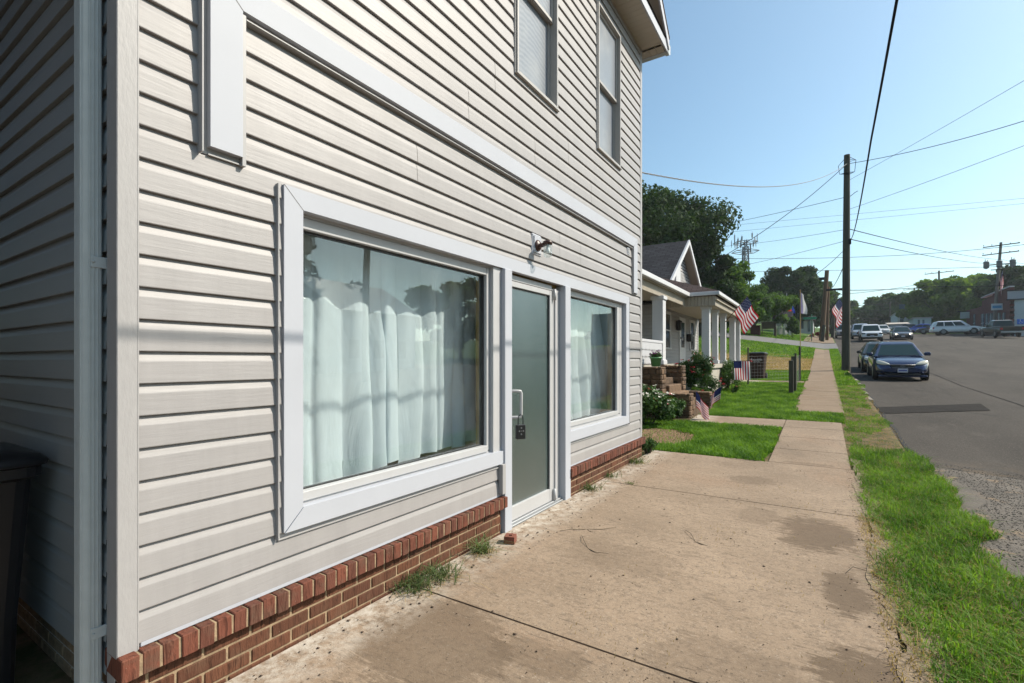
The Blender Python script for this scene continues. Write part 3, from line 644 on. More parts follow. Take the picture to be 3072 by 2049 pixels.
mb = MB(); mb.bbox(-.10, .030, 3.462, 4.464, .012, .034, .003); mb.bbox(-.10, .008, 3.462, 4.464, .034, .05, .003); mb.build('threshold', M_metal, B)
mb = MB(); mb.box(-.10, -.061, 3.2, 4.7, -.1, .03); mb.box(-.104,-.062, 3.31, 3.46, 0, 2.3); mb.box(-.2,-.062, 4.47, 4.6, 0, 2.3); mb.box(-.2,-.062, 3.46, 4.47, 2.2, 2.35); mb.build('door_lining', M_stud, B)
# inverted-U band of an old sign board above the windows
mb = MB(); BX = .05
mb.prism([(1.056,2.375),(1.195,2.375),(1.195,3.04),(1.056,3.168)], 'x', .0, BX)
mb.prism([(1.0575,3.17),(1.1965,3.042),(6.605,3.042),(6.76,3.17)], 'x', .0, BX)
mb.prism([(6.608,3.04),(6.76,3.166),(6.76,2.40),(6.608,2.40)], 'x', .0, BX)
sb = mb.build('sign_band', M_white, B)
mb = MB()
mb.bbox(.001, .055, 1.020, 1.027, 2.34, 3.2, .001); mb.box(.001, .02, 1.027, 1.0555, 2.345, 3.18); mb.box(.001, .03, 1.057, 1.20, 2.342, 2.348); mb.box(.001, .016, 1.057, 1.195, 2.348, 2.3745)
mb.bbox(.001, .044, 1.1955, 1.213, 2.338, 3.03, .001)
mb.bbox(.001, .044, 1.2135, 6.60, 3.010, 3.017, .001); mb.box(.001, .018, 1.2135, 6.6, 3.017, 3.0415); mb.box(.001, .03, 1.1, 6.78, 3.1705, 3.178)
mb.bbox(.001, .04, 6.594, 6.6, 2.39, 3.01, .001); mb.box(.001,.02,6.6005,6.6075,2.4,3.0); mb.bbox(.001, .04, 6.765, 6.771, 2.39, 3.17, .001); mb.box(.001,.03,6.6,6.77,2.385,2.391)
mb.build('j_channel', M_chan, sb)
mb = MB(); d = .0014; mb.quad((BX+.0005,1.056-d,3.169-d), (BX+.0005,1.196-d,3.041-d), (BX+.0005,1.196+d,3.041+d), (BX+.0005,1.056+d,3.169+d)); mb.build('mitre_joint', M_seam, sb)
mb = MB(); mb.bbox(.002, .028, 6.40, 6.50, 2.90, 3.0, .004); mb.bbox(.0285, .034, 6.42, 6.48, 2.92, 2.985, .002, 1); mb.build('junction_box', [M_white, M_chan], B)
# upper sash windows
def sash_window(y0, y1, zb, zt, zr):
    f = MB(); X = .042; wd = .028
    f.bbox(-.08, X, y0, y0+wd, zb, zt, .004); f.bbox(-.08, X, y1-wd, y1, zb, zt, .004)
    f.bbox(-.08, X-.001, y0+wd, y1-wd, zt-wd, zt, .004); f.bbox(-.08, X-.001, y0+wd, y1-wd, zb, zb+wd, .004)
    f.bbox(.001, .05, y0-.014, y1+.014, zb-.014, zb-.001, .002)
    o = f.build('sash_window', M_beige, B)
    u = MB(); a, b = y0+wd+.001, y1-wd-.001; sx = .004
    for (q0, q1, xo) in ((zb+wd+.001, zr+.02, -.038), (zr-.018, zt-wd-.001, -.002)):
        u.bbox(xo-.03, xo, a, a+.028, q0, q1, .002); u.bbox(xo-.03, xo, b-.028, b, q0, q1, .002); u.bbox(xo-.03, xo+.001, a+.028, b-.028, q0, q0+.032, .002); u.bbox(xo-.03, xo+.001, a+.028, b-.028, q1-.032, q1, .002)
    u.build('sash', M_beige, o)
    for (q0, q1, xo) in ((zb+wd+.03, zr-.01, -.055), (zr+.012, zt-wd-.03, -.02)):
        g = MB(); g.box(xo-.004, xo, a+.02, b-.02, q0, q1); g.build('pane', M_screen, o)
    c = MB(); c.bbox(.001, .03, y0-.022, y0-.015, zb-.02, zt+.01, .001).cut(); c.bbox(.001, .03, y1+.015, y1+.021, zb-.02, zt+.01, .001); c.build('j_channel', M_chan, o)
sash_window(3.56, 4.33, 3.955, 5.70, 4.835); sash_window(5.365, 6.115, 3.965, 5.70, 4.835)
# eaves: soffit, fascia, shingled return, gable with rake
OV = .31; SZ = 6.03; YE = 7.27
mb = MB()
yy = -1.5
mb.box(-.02, .012, .5, FAR, SZ-.03, SZ-.002); mb.box(0, OV+.02, -2, YE, SZ+.004, SZ+.02)
while yy < FAR:      # vented panels, slight grooves
    mb.bbox(.012, OV, yy, yy+.098, SZ-.012, SZ+.003, .003); yy += .1
xx = -7.5
while xx < OV-.02: mb.bbox(xx, min(xx+.098, OV), FAR+.01, YE-.01, SZ-.012, SZ+.003, .003); xx += .1
mb.box(-7.5, OV, FAR, YE, SZ+.0045, SZ+.02)
M_soff = pm('vented_soffit', (.42,.37,.31), .6, bmp=(260,.9,.002), stretch=(1,.2,1))
mb.build('soffit', M_soff, B)
mb = MB(); mb.bbox(OV, OV+.022, -2, YE+.02, SZ-.015, SZ+.12, .002); mb.bbox(-7.5, OV, YE-.005, YE+.018, SZ-.015, SZ+.10, .002); mb.build('fascia', M_white, B)
mb = MB(); mb.prism([(YE+.02,SZ+.12),(YE+.02,SZ),(YE+.07,SZ-.02),(YE+.12,SZ+.01),(YE+.13,SZ+.12)], 'x', -7.5, OV-.02)
mb.prism([(YE+.02,SZ+.13),(YE+.02,SZ-.02),(YE+.07,SZ-.035),(YE+.13,SZ),(YE+.14,SZ+.13)], 'x', OV-.02, OV+.03)
mb.build('gutter', M_downs, B)
mb = MB()   # shingled return across the gable and the gable itself
mb.quad((OV+.04,-2,SZ+.125), (OV+.04,YE-.02,SZ+.125), (.02,YE-.3,SZ+.34), (.02,-2,SZ+.34), uv=[(0,0),(9.3,0),(9.0,.38),(0,.38)])
mb.build('roof_return', M_shg_brown, B)
RY = 3.3; sl45 = .86; zr = SZ+.15
def rz45(y): return zr+sl45*(YE+.03-abs(y-RY)-(RY*0))-sl45*(0) if False else zr+sl45*((YE+.03-RY)-abs(y-RY))
mb = MB(); mb.prism([(-.5,SZ+.1),(YE-.3,SZ+.1),(RY,rz45(RY)-.1)], 'x', -.1, .012); mb.build('gable_wall', M_siding, B)
mb = MB()
for sgn in (1, -1):
    e = RY+sgn*(YE+.03-RY); 
    mb.add([(OV+.05,e,rz45(e)+.05), (OV+.05,RY,rz45(RY)+.05), (-8,RY,rz45(RY)+.05), (-8,e,rz45(e)+.05), (OV+.05,e,rz45(e)+.02), (OV+.05,RY,rz45(RY)+.02), (-8,RY,rz45(RY)+.02), (-8,e,rz45(e)+.02)],
           [(0,1,2,3),(4,7,6,5),(0,4,5,1),(0,3,7,4)], 0, False, None, [[(0,0),(0,5),(8,5),(8,0)], [(0,0),(8,0),(8,5),(0,5)], [(0,0),(0,.1),(5,.1),(5,0)], [(0,0),(8,0),(8,.1),(0,.1)]])
mb.build('roof', M_shg_brown, B)
mb = MB()
for sgn in (1, -1):
    e = RY+sgn*(YE+.03-RY); mb.add([(x, yv, rz45(yv)+dz) for x in (OV+.018, OV+.042) for yv in (e, RY) for dz in (-.13, .018)], [(0,1,3,2),(4,6,7,5),(0,4,5,1),(2,3,7,6),(0,2,6,4),(1,5,7,3)])
mb.build('rake_board', M_white, B)
mb = MB()
for sgn in (1, -1):
    e = RY+sgn*(YE+.03-RY); mb.add([(x, yv, rz45(yv)+dz) for x in (.012, OV+.017) for yv in (e, RY) for dz in (-.03, -.01)], [(0,1,3,2),(4,6,7,5),(0,4,5,1),(2,3,7,6),(0,2,6,4),(1,5,7,3)])
mb.build('rake_soffit', M_soff, B)
# downspout at the near corner
mb = MB()
x0, x1, y0, y1 = -.168, -.092, .664, .728
mb.bbox(x0, x1, y0, y1, .17, 6.2, .006)
for k in range(5): mb.bbox(x0+.008+k*.0135, x0+.015+k*.0135, y0-.0035, y0+.002, .17, 6.2, .0015)
for yv in (.684, .697, .710): mb.bbox(x1-.002, x1+.0035, yv, yv+.006, .17, 6.2, .0015)
mb.box(x0-.0015, x1+.0015, y0-.0015, y1, 3.22, 3.224)
ds = mb.build('downspout', M_downs, B)
mb = MB(); mb.bbox(x0-.012, x1+.008, y0-.012, y1+.003, .06, .20, .004)
mb.prism([(x0-.02,.10),(x0-.02,.02),(x0-.35,-.06),(x0-.35,.0)], 'y', y0-.012, y1); mb.build('elbow', M_downs, ds)
for zc in (1.83, .40):
    mb = MB(); mb.bbox(x1+.0005, x1+.006, .690, .742, zc-.022, zc+.022, .002); mb.lathe([(0,.0),(.006,.0),(.004,.003),(0,.003)], (x1+.006, .698, zc), 'x', 8); mb.build('strap', M_downs, ds)
# interior shell so the panes look into a room
mb = MB()
mb.box(-6, -.12, .78, .80, 0, 3.0); mb.box(-6, -.12, 6.98, 7.0, 0, 3.0); mb.box(-4.6, -4.55, .8, 6.98, 0, 3.0); mb.box(-4.6, -.12, .8, 6.98, 2.7, 2.75); mb.box(-4.6, -.11, .8, 6.98, .02, .06)
mb.box(-.125, -.105, .8, 1.5, .06, 2.7); mb.box(-.125, -.105, 6.26, 6.98, .06, 2.7); mb.box(-.125, -.105, 3.30, 4.59, .06, 2.7); mb.box(-.125, -.105, 1.5, 3.24, .06, .72); mb.box(-.125,-.105,1.5,6.98,2.21,2.7); mb.box(-.125,-.105,4.59,6.26,.06,.74)
mb.box(-4.5, -.126, 3.5, 3.55, .06, 2.7)
mb.build('interior_wall', M_inter, B)
mb = MB(); mb.box(-.24, -.15, 3.335, 3.385, .3, 2.5).cut(); mb.box(-.26, -.17, 6.40, 6.45, .3, 2.5); mb.build('wall_stud', M_stud, B)
mb = MB(); mb.box(-7.6, -7.5, NEAR+.05, FAR-.05, -.2, 6.2); mb.box(-7.5, -.1, .82, 6.96, 6.2, 6.25); mb.box(-7.5,-.13,.80,.82,2.8,6.1); mb.box(-.13,-.11,.8,7.0,2.75,3.95); mb.box(-.13,-.11,.8,3.58,3.95,6.1); mb.box(-.13,-.11,4.31,5.39,3.95,6.1); mb.box(-.13,-.11,6.09,7.0,3.95,6.1); mb.build('back_wall', M_inter, B)

# curtains
def curtain(y0, y1, ztop, bots, X, folds, amp, label, seed, spread=0, lean=0):
    rr = random.Random(seed); n = 150; mz = 34; ph = []; yy = 0
    ws = [rr.uniform(.7, 1.35) for _ in range(folds)]; tot = sum(ws); acc = 0; edges = [0]
    for q in ws: acc += q/tot; edges.append(acc)
    am = [amp*rr.uniform(.6, 1.3) for _ in range(folds)]
    mb = MB(); vs = []
    for j in range(mz+1):
        tz = j/mz
        for i in range(n+1):
            s = i/n; k = max(k_ for k_ in range(folds) if edges[k_] <= s+1e-9); u = (s-edges[k])/(edges[k+1]-edges[k])
            open_ = .55+.45*tz
            uu = u**(1.5 if k % 3 else .7); x = X+am[k]*open_*(1-abs(2*uu-1)**2.6)+.006*math.sin(31*s+3*tz+k)+.012*math.sin(7*s+5*tz+seed)+.008*math.sin(23*s+9*tz)
            hem = bots[0]+(bots[1]-bots[0])*s+.014*math.sin(k*2.4+seed)+.008*math.sin(u*3)
            z = ztop+(hem-ztop)*tz
            y = y0+(y1-y0)*s + lean*(s-.2)*tz + .012*math.sin(k*1.7+tz*3)*tz
            vs.append((x, y, z))
    fs = [(j*(n+1)+i, j*(n+1)+i+1, (j+1)*(n+1)+i+1, (j+1)*(n+1)+i) for j in range(mz) for i in range(n)]
    mb.add(vs, fs, 0, True); return tag(mb.build('curtain', M_curtain), label, 'curtain', 'aqua curtains in the shop windows')
curtain(1.25, 2.42, 2.3, (.50,.71), -.355, 6, .06, 'pale aqua curtain in wide folds behind the larger window, on the half by the corner', 3)
curtain(2.36, 3.46, 2.3, (.715,.735), -.345, 6, .05, 'pale aqua curtain hanging behind the larger window on the half next to the door', 8)
curtain(4.75, 6.25, 2.24, (.68,.76), -.335, 8, .055, 'pale aqua curtain gathered in narrow slanting folds behind the smaller window past the door', 5, lean=.32)

# wall lamp over the door
L = thing('wall_lamp', 'brown jelly jar lamp on a white plate above the glass door', 'lamp', (0, 3.92, 2.52))
mb = MB(); mb.bbox(.002, .030, 3.838, 4.008, 2.425, 2.625, .010); mb.bbox(.030, .040, 3.856, 3.990, 2.445, 2.605, .006); mb.build('mounting_plate', M_white, L)
mb = MB(); mb.lathe([(0,.04),(.052,.04),(.052,.048),(.044,.058),(.024,.064),(.02,.068),(.0,.068)], (0, 3.915, 2.517), 'x', 24)
mb.tube([(.06,3.915,2.517),(.09,3.915,2.515),(.125,3.915,2.525),(.145,3.915,2.535)], [.022,.021,.02,.018], 12)
mb.lathe([(0,.0),(.030,.0),(.043,-.006),(.043,-.034),(.038,-.034),(.038,-.01),(0,-.008)], (.145, 3.915, 2.548), 'z', 24); mb.build('bracket', M_lampbrown, L)
mb = MB(); pr = [(.035,-.03),(.036,-.04)]+[(.038+.0022*math.sin(k*1.5), -.045-k*.0075) for k in range(12)]+[(.034,-.143),(.018,-.152),(0,-.153)]
mb.lathe(pr, (.145, 3.915, 2.548), 'z', 24); mb.build('jar_shade', M_jar, L)
mb = MB(); mb.lathe([(0,-.03),(.013,-.032),(.013,-.06),(.022,-.085),(.023,-.10),(.015,-.118),(0,-.122)], (.145,3.915,2.548), 'z', 16); mb.build('bulb', pm('opal_bulb', (.75,.76,.74), .3), L)

# key lock box on the door pull
K = thing('key_lock_box', 'black key lock box with round buttons hanging from the white door pull', 'lock', (.085, 3.545, .80))
mb = MB(); mb.bbox(.066, .104, 3.500, 3.583, .778, .902, .006); mb.build('case', M_black, K)
mb = MB(); mb.tube([(.085,3.520,.900),(.085,3.520,.955),(.085,3.527,.978),(.085,3.543,.988),(.085,3.558,.978),(.085,3.565,.955),(.085,3.565,.900)], .0045, 8); mb.build('shackle', M_black, K)
mb = MB()
for (dy, dz) in ((0,.027),(0,-.027),(-.018,0),(.018,0),(0,0)):
    r_ = .006 if dy or dz else .003
    mb.lathe([(r_*.5,.1045),(r_,.1045),(r_,.1062),(r_*.5,.1062)], (0, 3.5415+dy, .848+dz), 'x', 12)
mb.build('button', M_metal, K); K.rotation_euler = (0, 0, R(-36))

# ------------------------------------------------------------------ bins
def wheeled_bin(name, label, mat, lidmat, loc, rz_, sc=1.0):
    t = local(name, label, 'bin'); H = 1.0
    def ring(hx, hy, z, r=.05):
        pts = []
        for (sx, sy) in ((1,1),(-1,1),(-1,-1),(1,-1)):
            a0 = {(1,1):0,(-1,1):90,(-1,-1):180,(1,-1):270}[(sx,sy)]
            for k in range(4): a = R(a0+k*30); pts.append((sx*(hx-r)+r*math.cos(a), sy*(hy-r)+r*math.sin(a), z))
        return pts
    mb = MB(); rings = [ring(.215,.235,.03,.04), ring(.225,.245,.35,.05), ring(.262,.285,.93,.06), ring(.288,.312,.945,.06), ring(.288,.312,.985,.06), ring(.262,.288,.985,.06)]
    n = 16; vs = [p for r in rings for p in r]; mb.add(vs, [(i*n+k, i*n+(k+1)%n, (i+1)*n+(k+1)%n, (i+1)*n+k) for i in range(len(rings)-1) for k in range(n)], 0, False); mb.add(rings[0], [tuple(range(n))[::-1]])
    mb.add(rings[-1], [tuple(range(n))]); mb.tube([(-.24,-.2,.97),(-.33,-.2,1.0),(-.33,.2,1.0),(-.24,.2,.97)], .016, 8)
    mb.build('body', mat, t)
    mb = MB(); rings = [ring(.305,.325,.990,.07), ring(.31,.33,1.005,.07), ring(.29,.31,1.03,.08), ring(.18,.2,1.055,.08), ring(.17,.17,1.052,.07)]; vs = [p for r in rings for p in r]
    mb.add(vs, [(i*n+k, i*n+(k+1)%n, (i+1)*n+(k+1)%n, (i+1)*n+k) for i in range(len(rings)-1) for k in range(n)], 0, True); mb.add(rings[-1], [tuple(range(n))]); mb.add(rings[0], [tuple(range(n))[::-1]]); mb.build('lid', lidmat, t)
    for sy in (-1, 1):
        mb = MB(); mb.lathe([(0,-.025),(.11,-.025),(.12,-.01),(.12,.01),(.11,.025),(0,.025)], (-.235, sy*.265, .12), 'y', 18); mb.build('wheel', M_tyre, t)
    t.scale = (sc, sc, sc); t.location = loc; t.rotation_euler = (0, 0, rz_); return t
bb = wheeled_bin('wheeled_bin', 'black wheeled refuse bin in the shaded side passage beside the downspout', M_black, M_black, (-.90, .385, -.02), R(90), 1.03)
cart = wheeled_bin('wheeled_bin', 'brown wheeled refuse cart with pale lettering standing on the lawn behind the wire fence', M_brownplastic, M_black, (.02, 22.1, G(.02, 22.1)+.01), R(-95), 1.03)
def text_on(txt, size, parent, loc, rot, mat, name='lettering', ext=.002):
    cu = bpy.data.curves.new(name, 'FONT'); cu.body = txt; cu.size = size; cu.extrude = ext; cu.align_x = 'CENTER'; cu.materials.append(mat)
    o = bpy.data.objects.new(name, cu); C.objects.link(o); bpy.context.view_layer.update(); me = bpy.data.meshes.new_from_object(o); bpy.data.objects.remove(o); o = bpy.data.objects.new(name, me); C.objects.link(o)
    o.parent = parent; o.location = loc; o.rotation_euler = rot; return o
text_on('Republic', .12, cart, (.262, 0, .72), (R(86), 0, R(90)), M_ltex); text_on('SERVICES', .055, cart, (.257, 0, .655), (R(86), 0, R(90)), M_ltex)

# ------------------------------------------------------------------ foliage makers
def leaves(centers, radii, per, size, rng, up=.35, flat=1.0):
    """leaf quads spread in clumps -> V, F, rnd"""
    centers = np.asarray(centers, float); n = len(centers)*per
    c = np.repeat(centers, per, 0); rad = np.repeat(np.asarray(radii, float), per)
    d = rng.normal(size=(n, 3)); d /= np.linalg.norm(d, axis=1, keepdims=True)
    rr = rng.random(n)**.45
    pos = c+d*(rad*rr)[:, None]*np.array([1, 1, flat])
    nrm = d+rng.normal(size=(n, 3))*.7+np.array([0, 0, up]); nrm /= np.linalg.norm(nrm, axis=1, keepdims=True)
    t = np.cross(nrm, rng.normal(size=(n, 3))); t /= np.linalg.norm(t, axis=1, keepdims=True); b = np.cross(nrm, t)
    sz = size*(.6+.8*rng.random(n)); L = t*sz[:, None]; W = b*(sz*.55)[:, None]
    V = np.stack([pos-L, pos-W, pos+L, pos+W], 1).reshape(-1, 3); F = np.arange(n*4).reshape(-1, 4)
    rn = np.clip(np.repeat(rng.random(len(centers))*.6, per)+rng.random(n)*.4, 0, 1)
    return V, F, rn
def tree(name, label, x, y, h, r, trunk_h, mat, seed, clumps=60, per=300, size=.22, zs=1.0, group=None, trunk_r=.25, crown_c=None, flat=.75, base=None):
    rng = np.random.default_rng(seed); gz = G(x, y)-.1 if base is None else base
    t = thing(name, label, 'tree', (x, y, gz), group)
    cz = gz+(trunk_h+h)/2; rz_ = (h-trunk_h)/2
    mb = MB(); top = (x+rng.normal()*.2, y, gz+h*.72); mb.tube([(x,y,gz),(x+.05,y,gz+trunk_h*.6),(x-.05,y+.05,gz+trunk_h+rz_*.3),top], [trunk_r*1.25, trunk_r, trunk_r*.75, trunk_r*.25], 10)
    cs = []; rs = []
    while len(cs) < clumps:
        d = rng.normal(size=3); d /= np.linalg.norm(d); q = .45+.5*rng.random()**.6
        lump = 1+.22*math.sin(3*math.atan2(d[1], d[0])+seed)+.12*math.sin(5*d[2]+seed*2)
        c = np.array([x+d[0]*r*q*lump, y+d[1]*r*q*lump, cz+d[2]*rz_*q]); cr = r*(.16+.14*rng.random())
        if c[2] < gz+trunk_h*.8: continue
        cs.append(c); rs.append(cr)
    for k in range(0, clumps, max(1, clumps//9)):
        c = cs[k]; p0 = Vector((x, y, gz+trunk_h*rng.uniform(.75, 1.3))); p2 = Vector(c); p1 = p0.lerp(p2, .5)+Vector((0,0,.12*r)); mb.tube([p0, p1, p2], [trunk_r*.4, trunk_r*.25, trunk_r*.06], 6)
    mb.build('trunk', M_bark, t)
    V, F, rn = leaves(cs, rs, per, size, rng, flat=flat); npmesh('crown', V, F, mat, rn, t); return t
def bush(name, label, x, y, z, rx, ry, h, mat, seed, per=260, clumps=16, size=.035, flowers=None, cat='bush', group=None, nfl=20, fsize=.05, stems=False):
    rng = np.random.default_rng(seed); t = thing(name, label, cat, (x, y, z), group); cs = []; rs = []
    for k in range(clumps):
        a = rng.random()*6.28; q = rng.random()**.5*.75; cs.append((x+math.cos(a)*rx*q, y+math.sin(a)*ry*q, z+h*(.18+.62*rng.random()*(1-q*.5)))); rs.append(min(rx, ry, h)*(.28+.2*rng.random()))
    V, F, rn = leaves(cs, rs, per, size, rng); V[:, 2] = np.maximum(V[:, 2], z+.01); npmesh('foliage', V, F, mat, rn, t)
    mb = MB()
    for c in cs[:10]: mb.tube([(x+(c[0]-x)*.2, y+(c[1]-y)*.2, z-.02), c], [.012, .004], 5)
    mb.build('stem', M_bark, t)
    if flowers:
        for fm, cnt in flowers:
            mb = MB()
            for k in range(cnt):
                i = rng.integers(len(cs)); d = rng.normal(size=3); d[2] = abs(d[2])+.3; d /= np.linalg.norm(d); p = np.array(cs[i])+d*rs[i]*1.05+np.array([.03,-.03,.02])
                for q in range(7):
                    a = q*.9; e = rng.normal(size=3)*.35; v1 = Vector((math.cos(a), math.sin(a), .4))+Vector(e); v1.normalize(); P = Vector(p); w_ = v1.cross(Vector((0,0,1))).normalized()*fsize*.35
                    mb.add([P, P+v1*fsize*.6+w_, P+v1*fsize, P+v1*fsize*.6-w_], [(0,1,2,3)])
            mb.build('flower', fm, t)
    return t
def blades(name, pts, hmin, hmax, wd, mat, rng, lean=.5, parent=None, clump=0):
    """curved grass blades at pts (n,3): quad + tip triangle expressed as two quads with a shared tip"""
    n = len(pts); a = rng.random(n)*2*np.pi; h = hmin+(hmax-hmin)*rng.random(n)**1.4; ln = lean*rng.random(n)*h
    dx, dy = np.cos(a), np.sin(a); b = a+np.pi/2+rng.normal(size=n)*.6; wx, wy = np.cos(b)*wd/2, np.sin(b)*wd/2
    p = pts; z = np.zeros(n)
    def P(t, s, wk): return np.stack([p[:,0]+dx*ln*t*t+wx*s*wk, p[:,1]+dy*ln*t*t+wy*s*wk, p[:,2]+h*(t-.25*t*t*lean)], 1)
    V = np.stack([P(0,-1,1), P(0,1,1), P(.55,1,.8), P(.55,-1,.8), P(1,0,0)], 1).reshape(-1, 3)
    base_ = np.arange(n)[:, None]*5
    F = np.concatenate([base_+np.array([0,1,2,3]), base_+np.array([3,2,4,4])], 0)
    # triangles need their own face size: make two meshes worth in one by splitting the quad into triangles
    T = np.concatenate([base_+np.array([0,1,2]), base_+np.array([0,2,3]), base_+np.array([3,2,4])], 0)
    r1 = np.clip(.5*rng.random(n)+.25+.28*(np.sin(p[:,0]*6.3+np.sin(p[:,1]*3.1))*np.sin(p[:,1]*4.7+1.3*np.sin(p[:,0]*5))), 0, 1); rn = np.concatenate([r1, r1, r1])
    return npmesh(name, V, T, mat, rn, parent)
rg = np.random.default_rng(5)
def scatter(x0, x1, y0, y1, dens, rng, keep=None, zoff=0):
    n = int((x1-x0)*(y1-y0)*dens); x = rng.uniform(x0, x1, n); y = rng.uniform(y0, y1, n)
    if keep is not None: k = keep(x, y); x, y = x[k], y[k]
    z = Gn(x, y)+zoff
    return np.stack([x, y, z], 1)
def wob(v, s, a): return a*(np.sin(v*s)+.6*np.sin(v*s*2.3+1.3)+.4*np.sin(v*s*5.1+.7))
# verge grass beside the sidewalk, irregular edges
RG_Y = [-5,3.2,4.0,4.45,4.75,5.1,5.3,5.5,5.9,6.15,6.4,6.8,7.5,8.3,9.2,10.4,11.5,12.5,14,16,20]
RG_V = [3.75,3.66,3.52,3.42,3.34,3.33,3.40,3.50,3.42,3.30,3.38,3.46,3.52,3.44,3.34,3.02,3.30,3.36,3.15,3.25,3.4]
def keep_verge(x, y):
    lft = 2.60+wob(y, 2.9, .03)+np.where((y > 4.4) & (y < 5.3), .05, 0)+np.where(y < 3.6, .04, 0)
    rgt = np.interp(y, RG_Y, RG_V)+wob(y, 2.3, .05)
    thin = (np.sin(x*9+y*3)+np.sin(y*7-x*4)+np.sin(x*23+y*11)*.5) > -.25-2.0*(y < 9.3)
    bare = ((x-3.1)**2/.09+(y-9.8)**2/.35 < 1)|((x-3.05)**2/.04+(y-13.3)**2/.5 < 1)
    return (x > lft)&(x < rgt)&(thin|(rg.random(len(x)) < .3))&(~bare|(rg.random(len(x)) < .06))
v1 = scatter(2.55, 3.9, 1.0, 8, 9500, rg, keep_verge); v2 = scatter(2.55, 3.5, 8, 22, 3600, rg, keep_verge)
tf = scatter(2.6, 3.6, 1.2, 9, 420, rg, keep_verge); tf = np.repeat(tf, 5, 0); tf[:,:2] += rg.normal(size=(len(tf),2))*.012
tag(blades('tall_grass', tf, .07, .16, .005, M_grass, rg, 1.6), kind='stuff')
tag(blades('verge_grass', np.concatenate([v1, v2]), .015, .075, .0046, M_grass, rg, 1.3), kind='stuff')
d1 = np.concatenate([scatter(2.55, 4.0, 1.0, 8, 2600, rg, keep_verge), scatter(2.53, 2.7, 1.0, 5.5, 2600, rg)+np.array([0,0,.02])])
dd = scatter(2.6, 3.35, 8, 20, 350, rg)
tag(blades('dry_grass', np.concatenate([d1, dd, scatter(2.9, 3.3, 7.9, 8.35, 3500, rg)]), .02, .08, .004, M_grass_dry, rg, 1.8), kind='stuff')
def keep_l1(x, y):
    near = 7.52+wob(x, 3, .03)-.10*np.clip(x-.3, 0, 1.2)*(1.55-x); rt = 1.62-.03*np.clip(8.5-y, 0, 1)+wob(y, 3, .02)
    mul = ((x < .4)&(y > 8.0)&(y < 9.45)&((x+.3)**2/.5+(y-8.72)**2/.55+.12*np.sin(x*17)+.12*np.sin(y*13) < 1))
    return (y > near)&(x < rt)&(y < 10.46)&(~mul|(rg.random(len(x)) < .06))
l1 = scatter(-1.6, 1.68, 7.3, 10.5, 6500, rg, keep_l1)
def keep_l2(x, y):
    st = (x > -1.3)&(x < .0)&(y > 10.9)&(y < 13)
    walk = (y > 20.4)&(y < 21.2)&(x < 1.7)
    rt = np.where(y < 12.8, 2.62, 1.72+wob(y, 1.5, .05)); return (x < rt)&~st&~walk
l2 = scatter(-1.4, 2.66, 11.42, 12.85, 5200, rg, keep_l2); l3 = scatter(-1.4, 1.8, 12.8, 22, 2900, rg, keep_l2); l4 = scatter(-2.5, 1.75, 22, 28, 900, rg)
tag(blades('lawn_grass', np.concatenate([l1, l2, l3]), .02, .11, .011, M_lawn, rg, 1.3), kind='stuff')
rb = scatter(2.68, 3.25, 20, 49, 380, rg); l5 = scatter(-9, 1.7, 37, 49, 110, rg); l6 = scatter(-14, 1.0, 59.3, 75, 60, rg)
tag(blades('far_grass', np.concatenate([l4, rb]), .04, .11, .02, M_grass, rg, .8), kind='stuff')
tag(blades('slope_grass', np.concatenate([l5, l6]), .05, .14, .05, M_grass, rg, .8), kind='stuff')
s5 = scatter(-6, 1.7, 25, 39, 260, rg); tag(blades('straw', s5, .03, .09, .03, M_grass_dry, rg, 2.0), kind='stuff')
mb = MB(); n_ = 120; E0 = []; E1 = []
for k in range(n_+1):
    yy = 1.0+k*.06; a_ = 2.585+float(wob(np.array(yy), 2.7, .022))+random.uniform(-.014,.014)-(.05 if 3.75 < yy < 4.3 or yy < 3.0 else 0); E0.append((a_, yy)); E1.append((2.8, yy))
mb.add([(x, y, G(x, y)+(.0262 if x < 2.7 else .004)) for x, y in E0+E1], [(k, k+1, n_+2+k, n_+1+k) for k in range(n_)]); tag(mb.build('dirt_edge', pm('litter_soil', (.20,.15,.10), .95, var=(30,.45), bmp=(60,1,.01))), kind='structure')
# stones, crumbs and dead leaves
def chips(name, pts, smin, smax, mat, rng, flat=.5, cols=None):
    n = len(pts); s = smin+(smax-smin)*rng.random(n)**3; O = np.array([[1,0,0],[-1,0,0],[0,1,0],[0,-1,0],[0,0,1],[0,0,-1]], float)
    J = O[None]*(.6+.7*rng.random((n,6,1)))*np.array([1,1,flat]); a = rng.random(n)*6.28; ca, sa = np.cos(a), np.sin(a)
    X = J[...,0]*ca[:,None]-J[...,1]*sa[:,None]; Y = J[...,0]*sa[:,None]+J[...,1]*ca[:,None]
    V = np.stack([X, Y, J[...,2]], -1)*s[:,None,None]+pts[:,None,:]
    T = np.array([[0,2,4],[2,1,4],[1,3,4],[3,0,4],[2,0,5],[1,2,5],[3,1,5],[0,3,5]]); F = (np.arange(n)[:,None,None]*6+T[None]).reshape(-1,3)
    return npmesh(name, V.reshape(-1,3), F, mat, np.repeat(rng.random(n), 8))
M_gravel = pm('gravel_stones', (.125,.11,.095), .9, rnd=.6); M_crumb = pm('dead_leaf_crumbs', (.07,.045,.03), .9, rnd=.5)
gv = scatter(3.2, 5.4, 1.5, 8.6, 2600, rg, lambda x, y: (x > 3.45+.25*np.sin(y*2)) & (rg.random(len(x)) < np.clip(1.7-(x-3.3)*.8, .1, 1)))
gv[:, 2] += -.09*np.clip((gv[:,0]-3.2)/1.2, 0, 1)+.012
mu_ = scatter(-.9, .85, 7.75, 9.7, 5200, rg, lambda x, y: ((x+.3)**2/.5+(y-8.72)**2/.55 < 1)); mu_[:,2] += .014
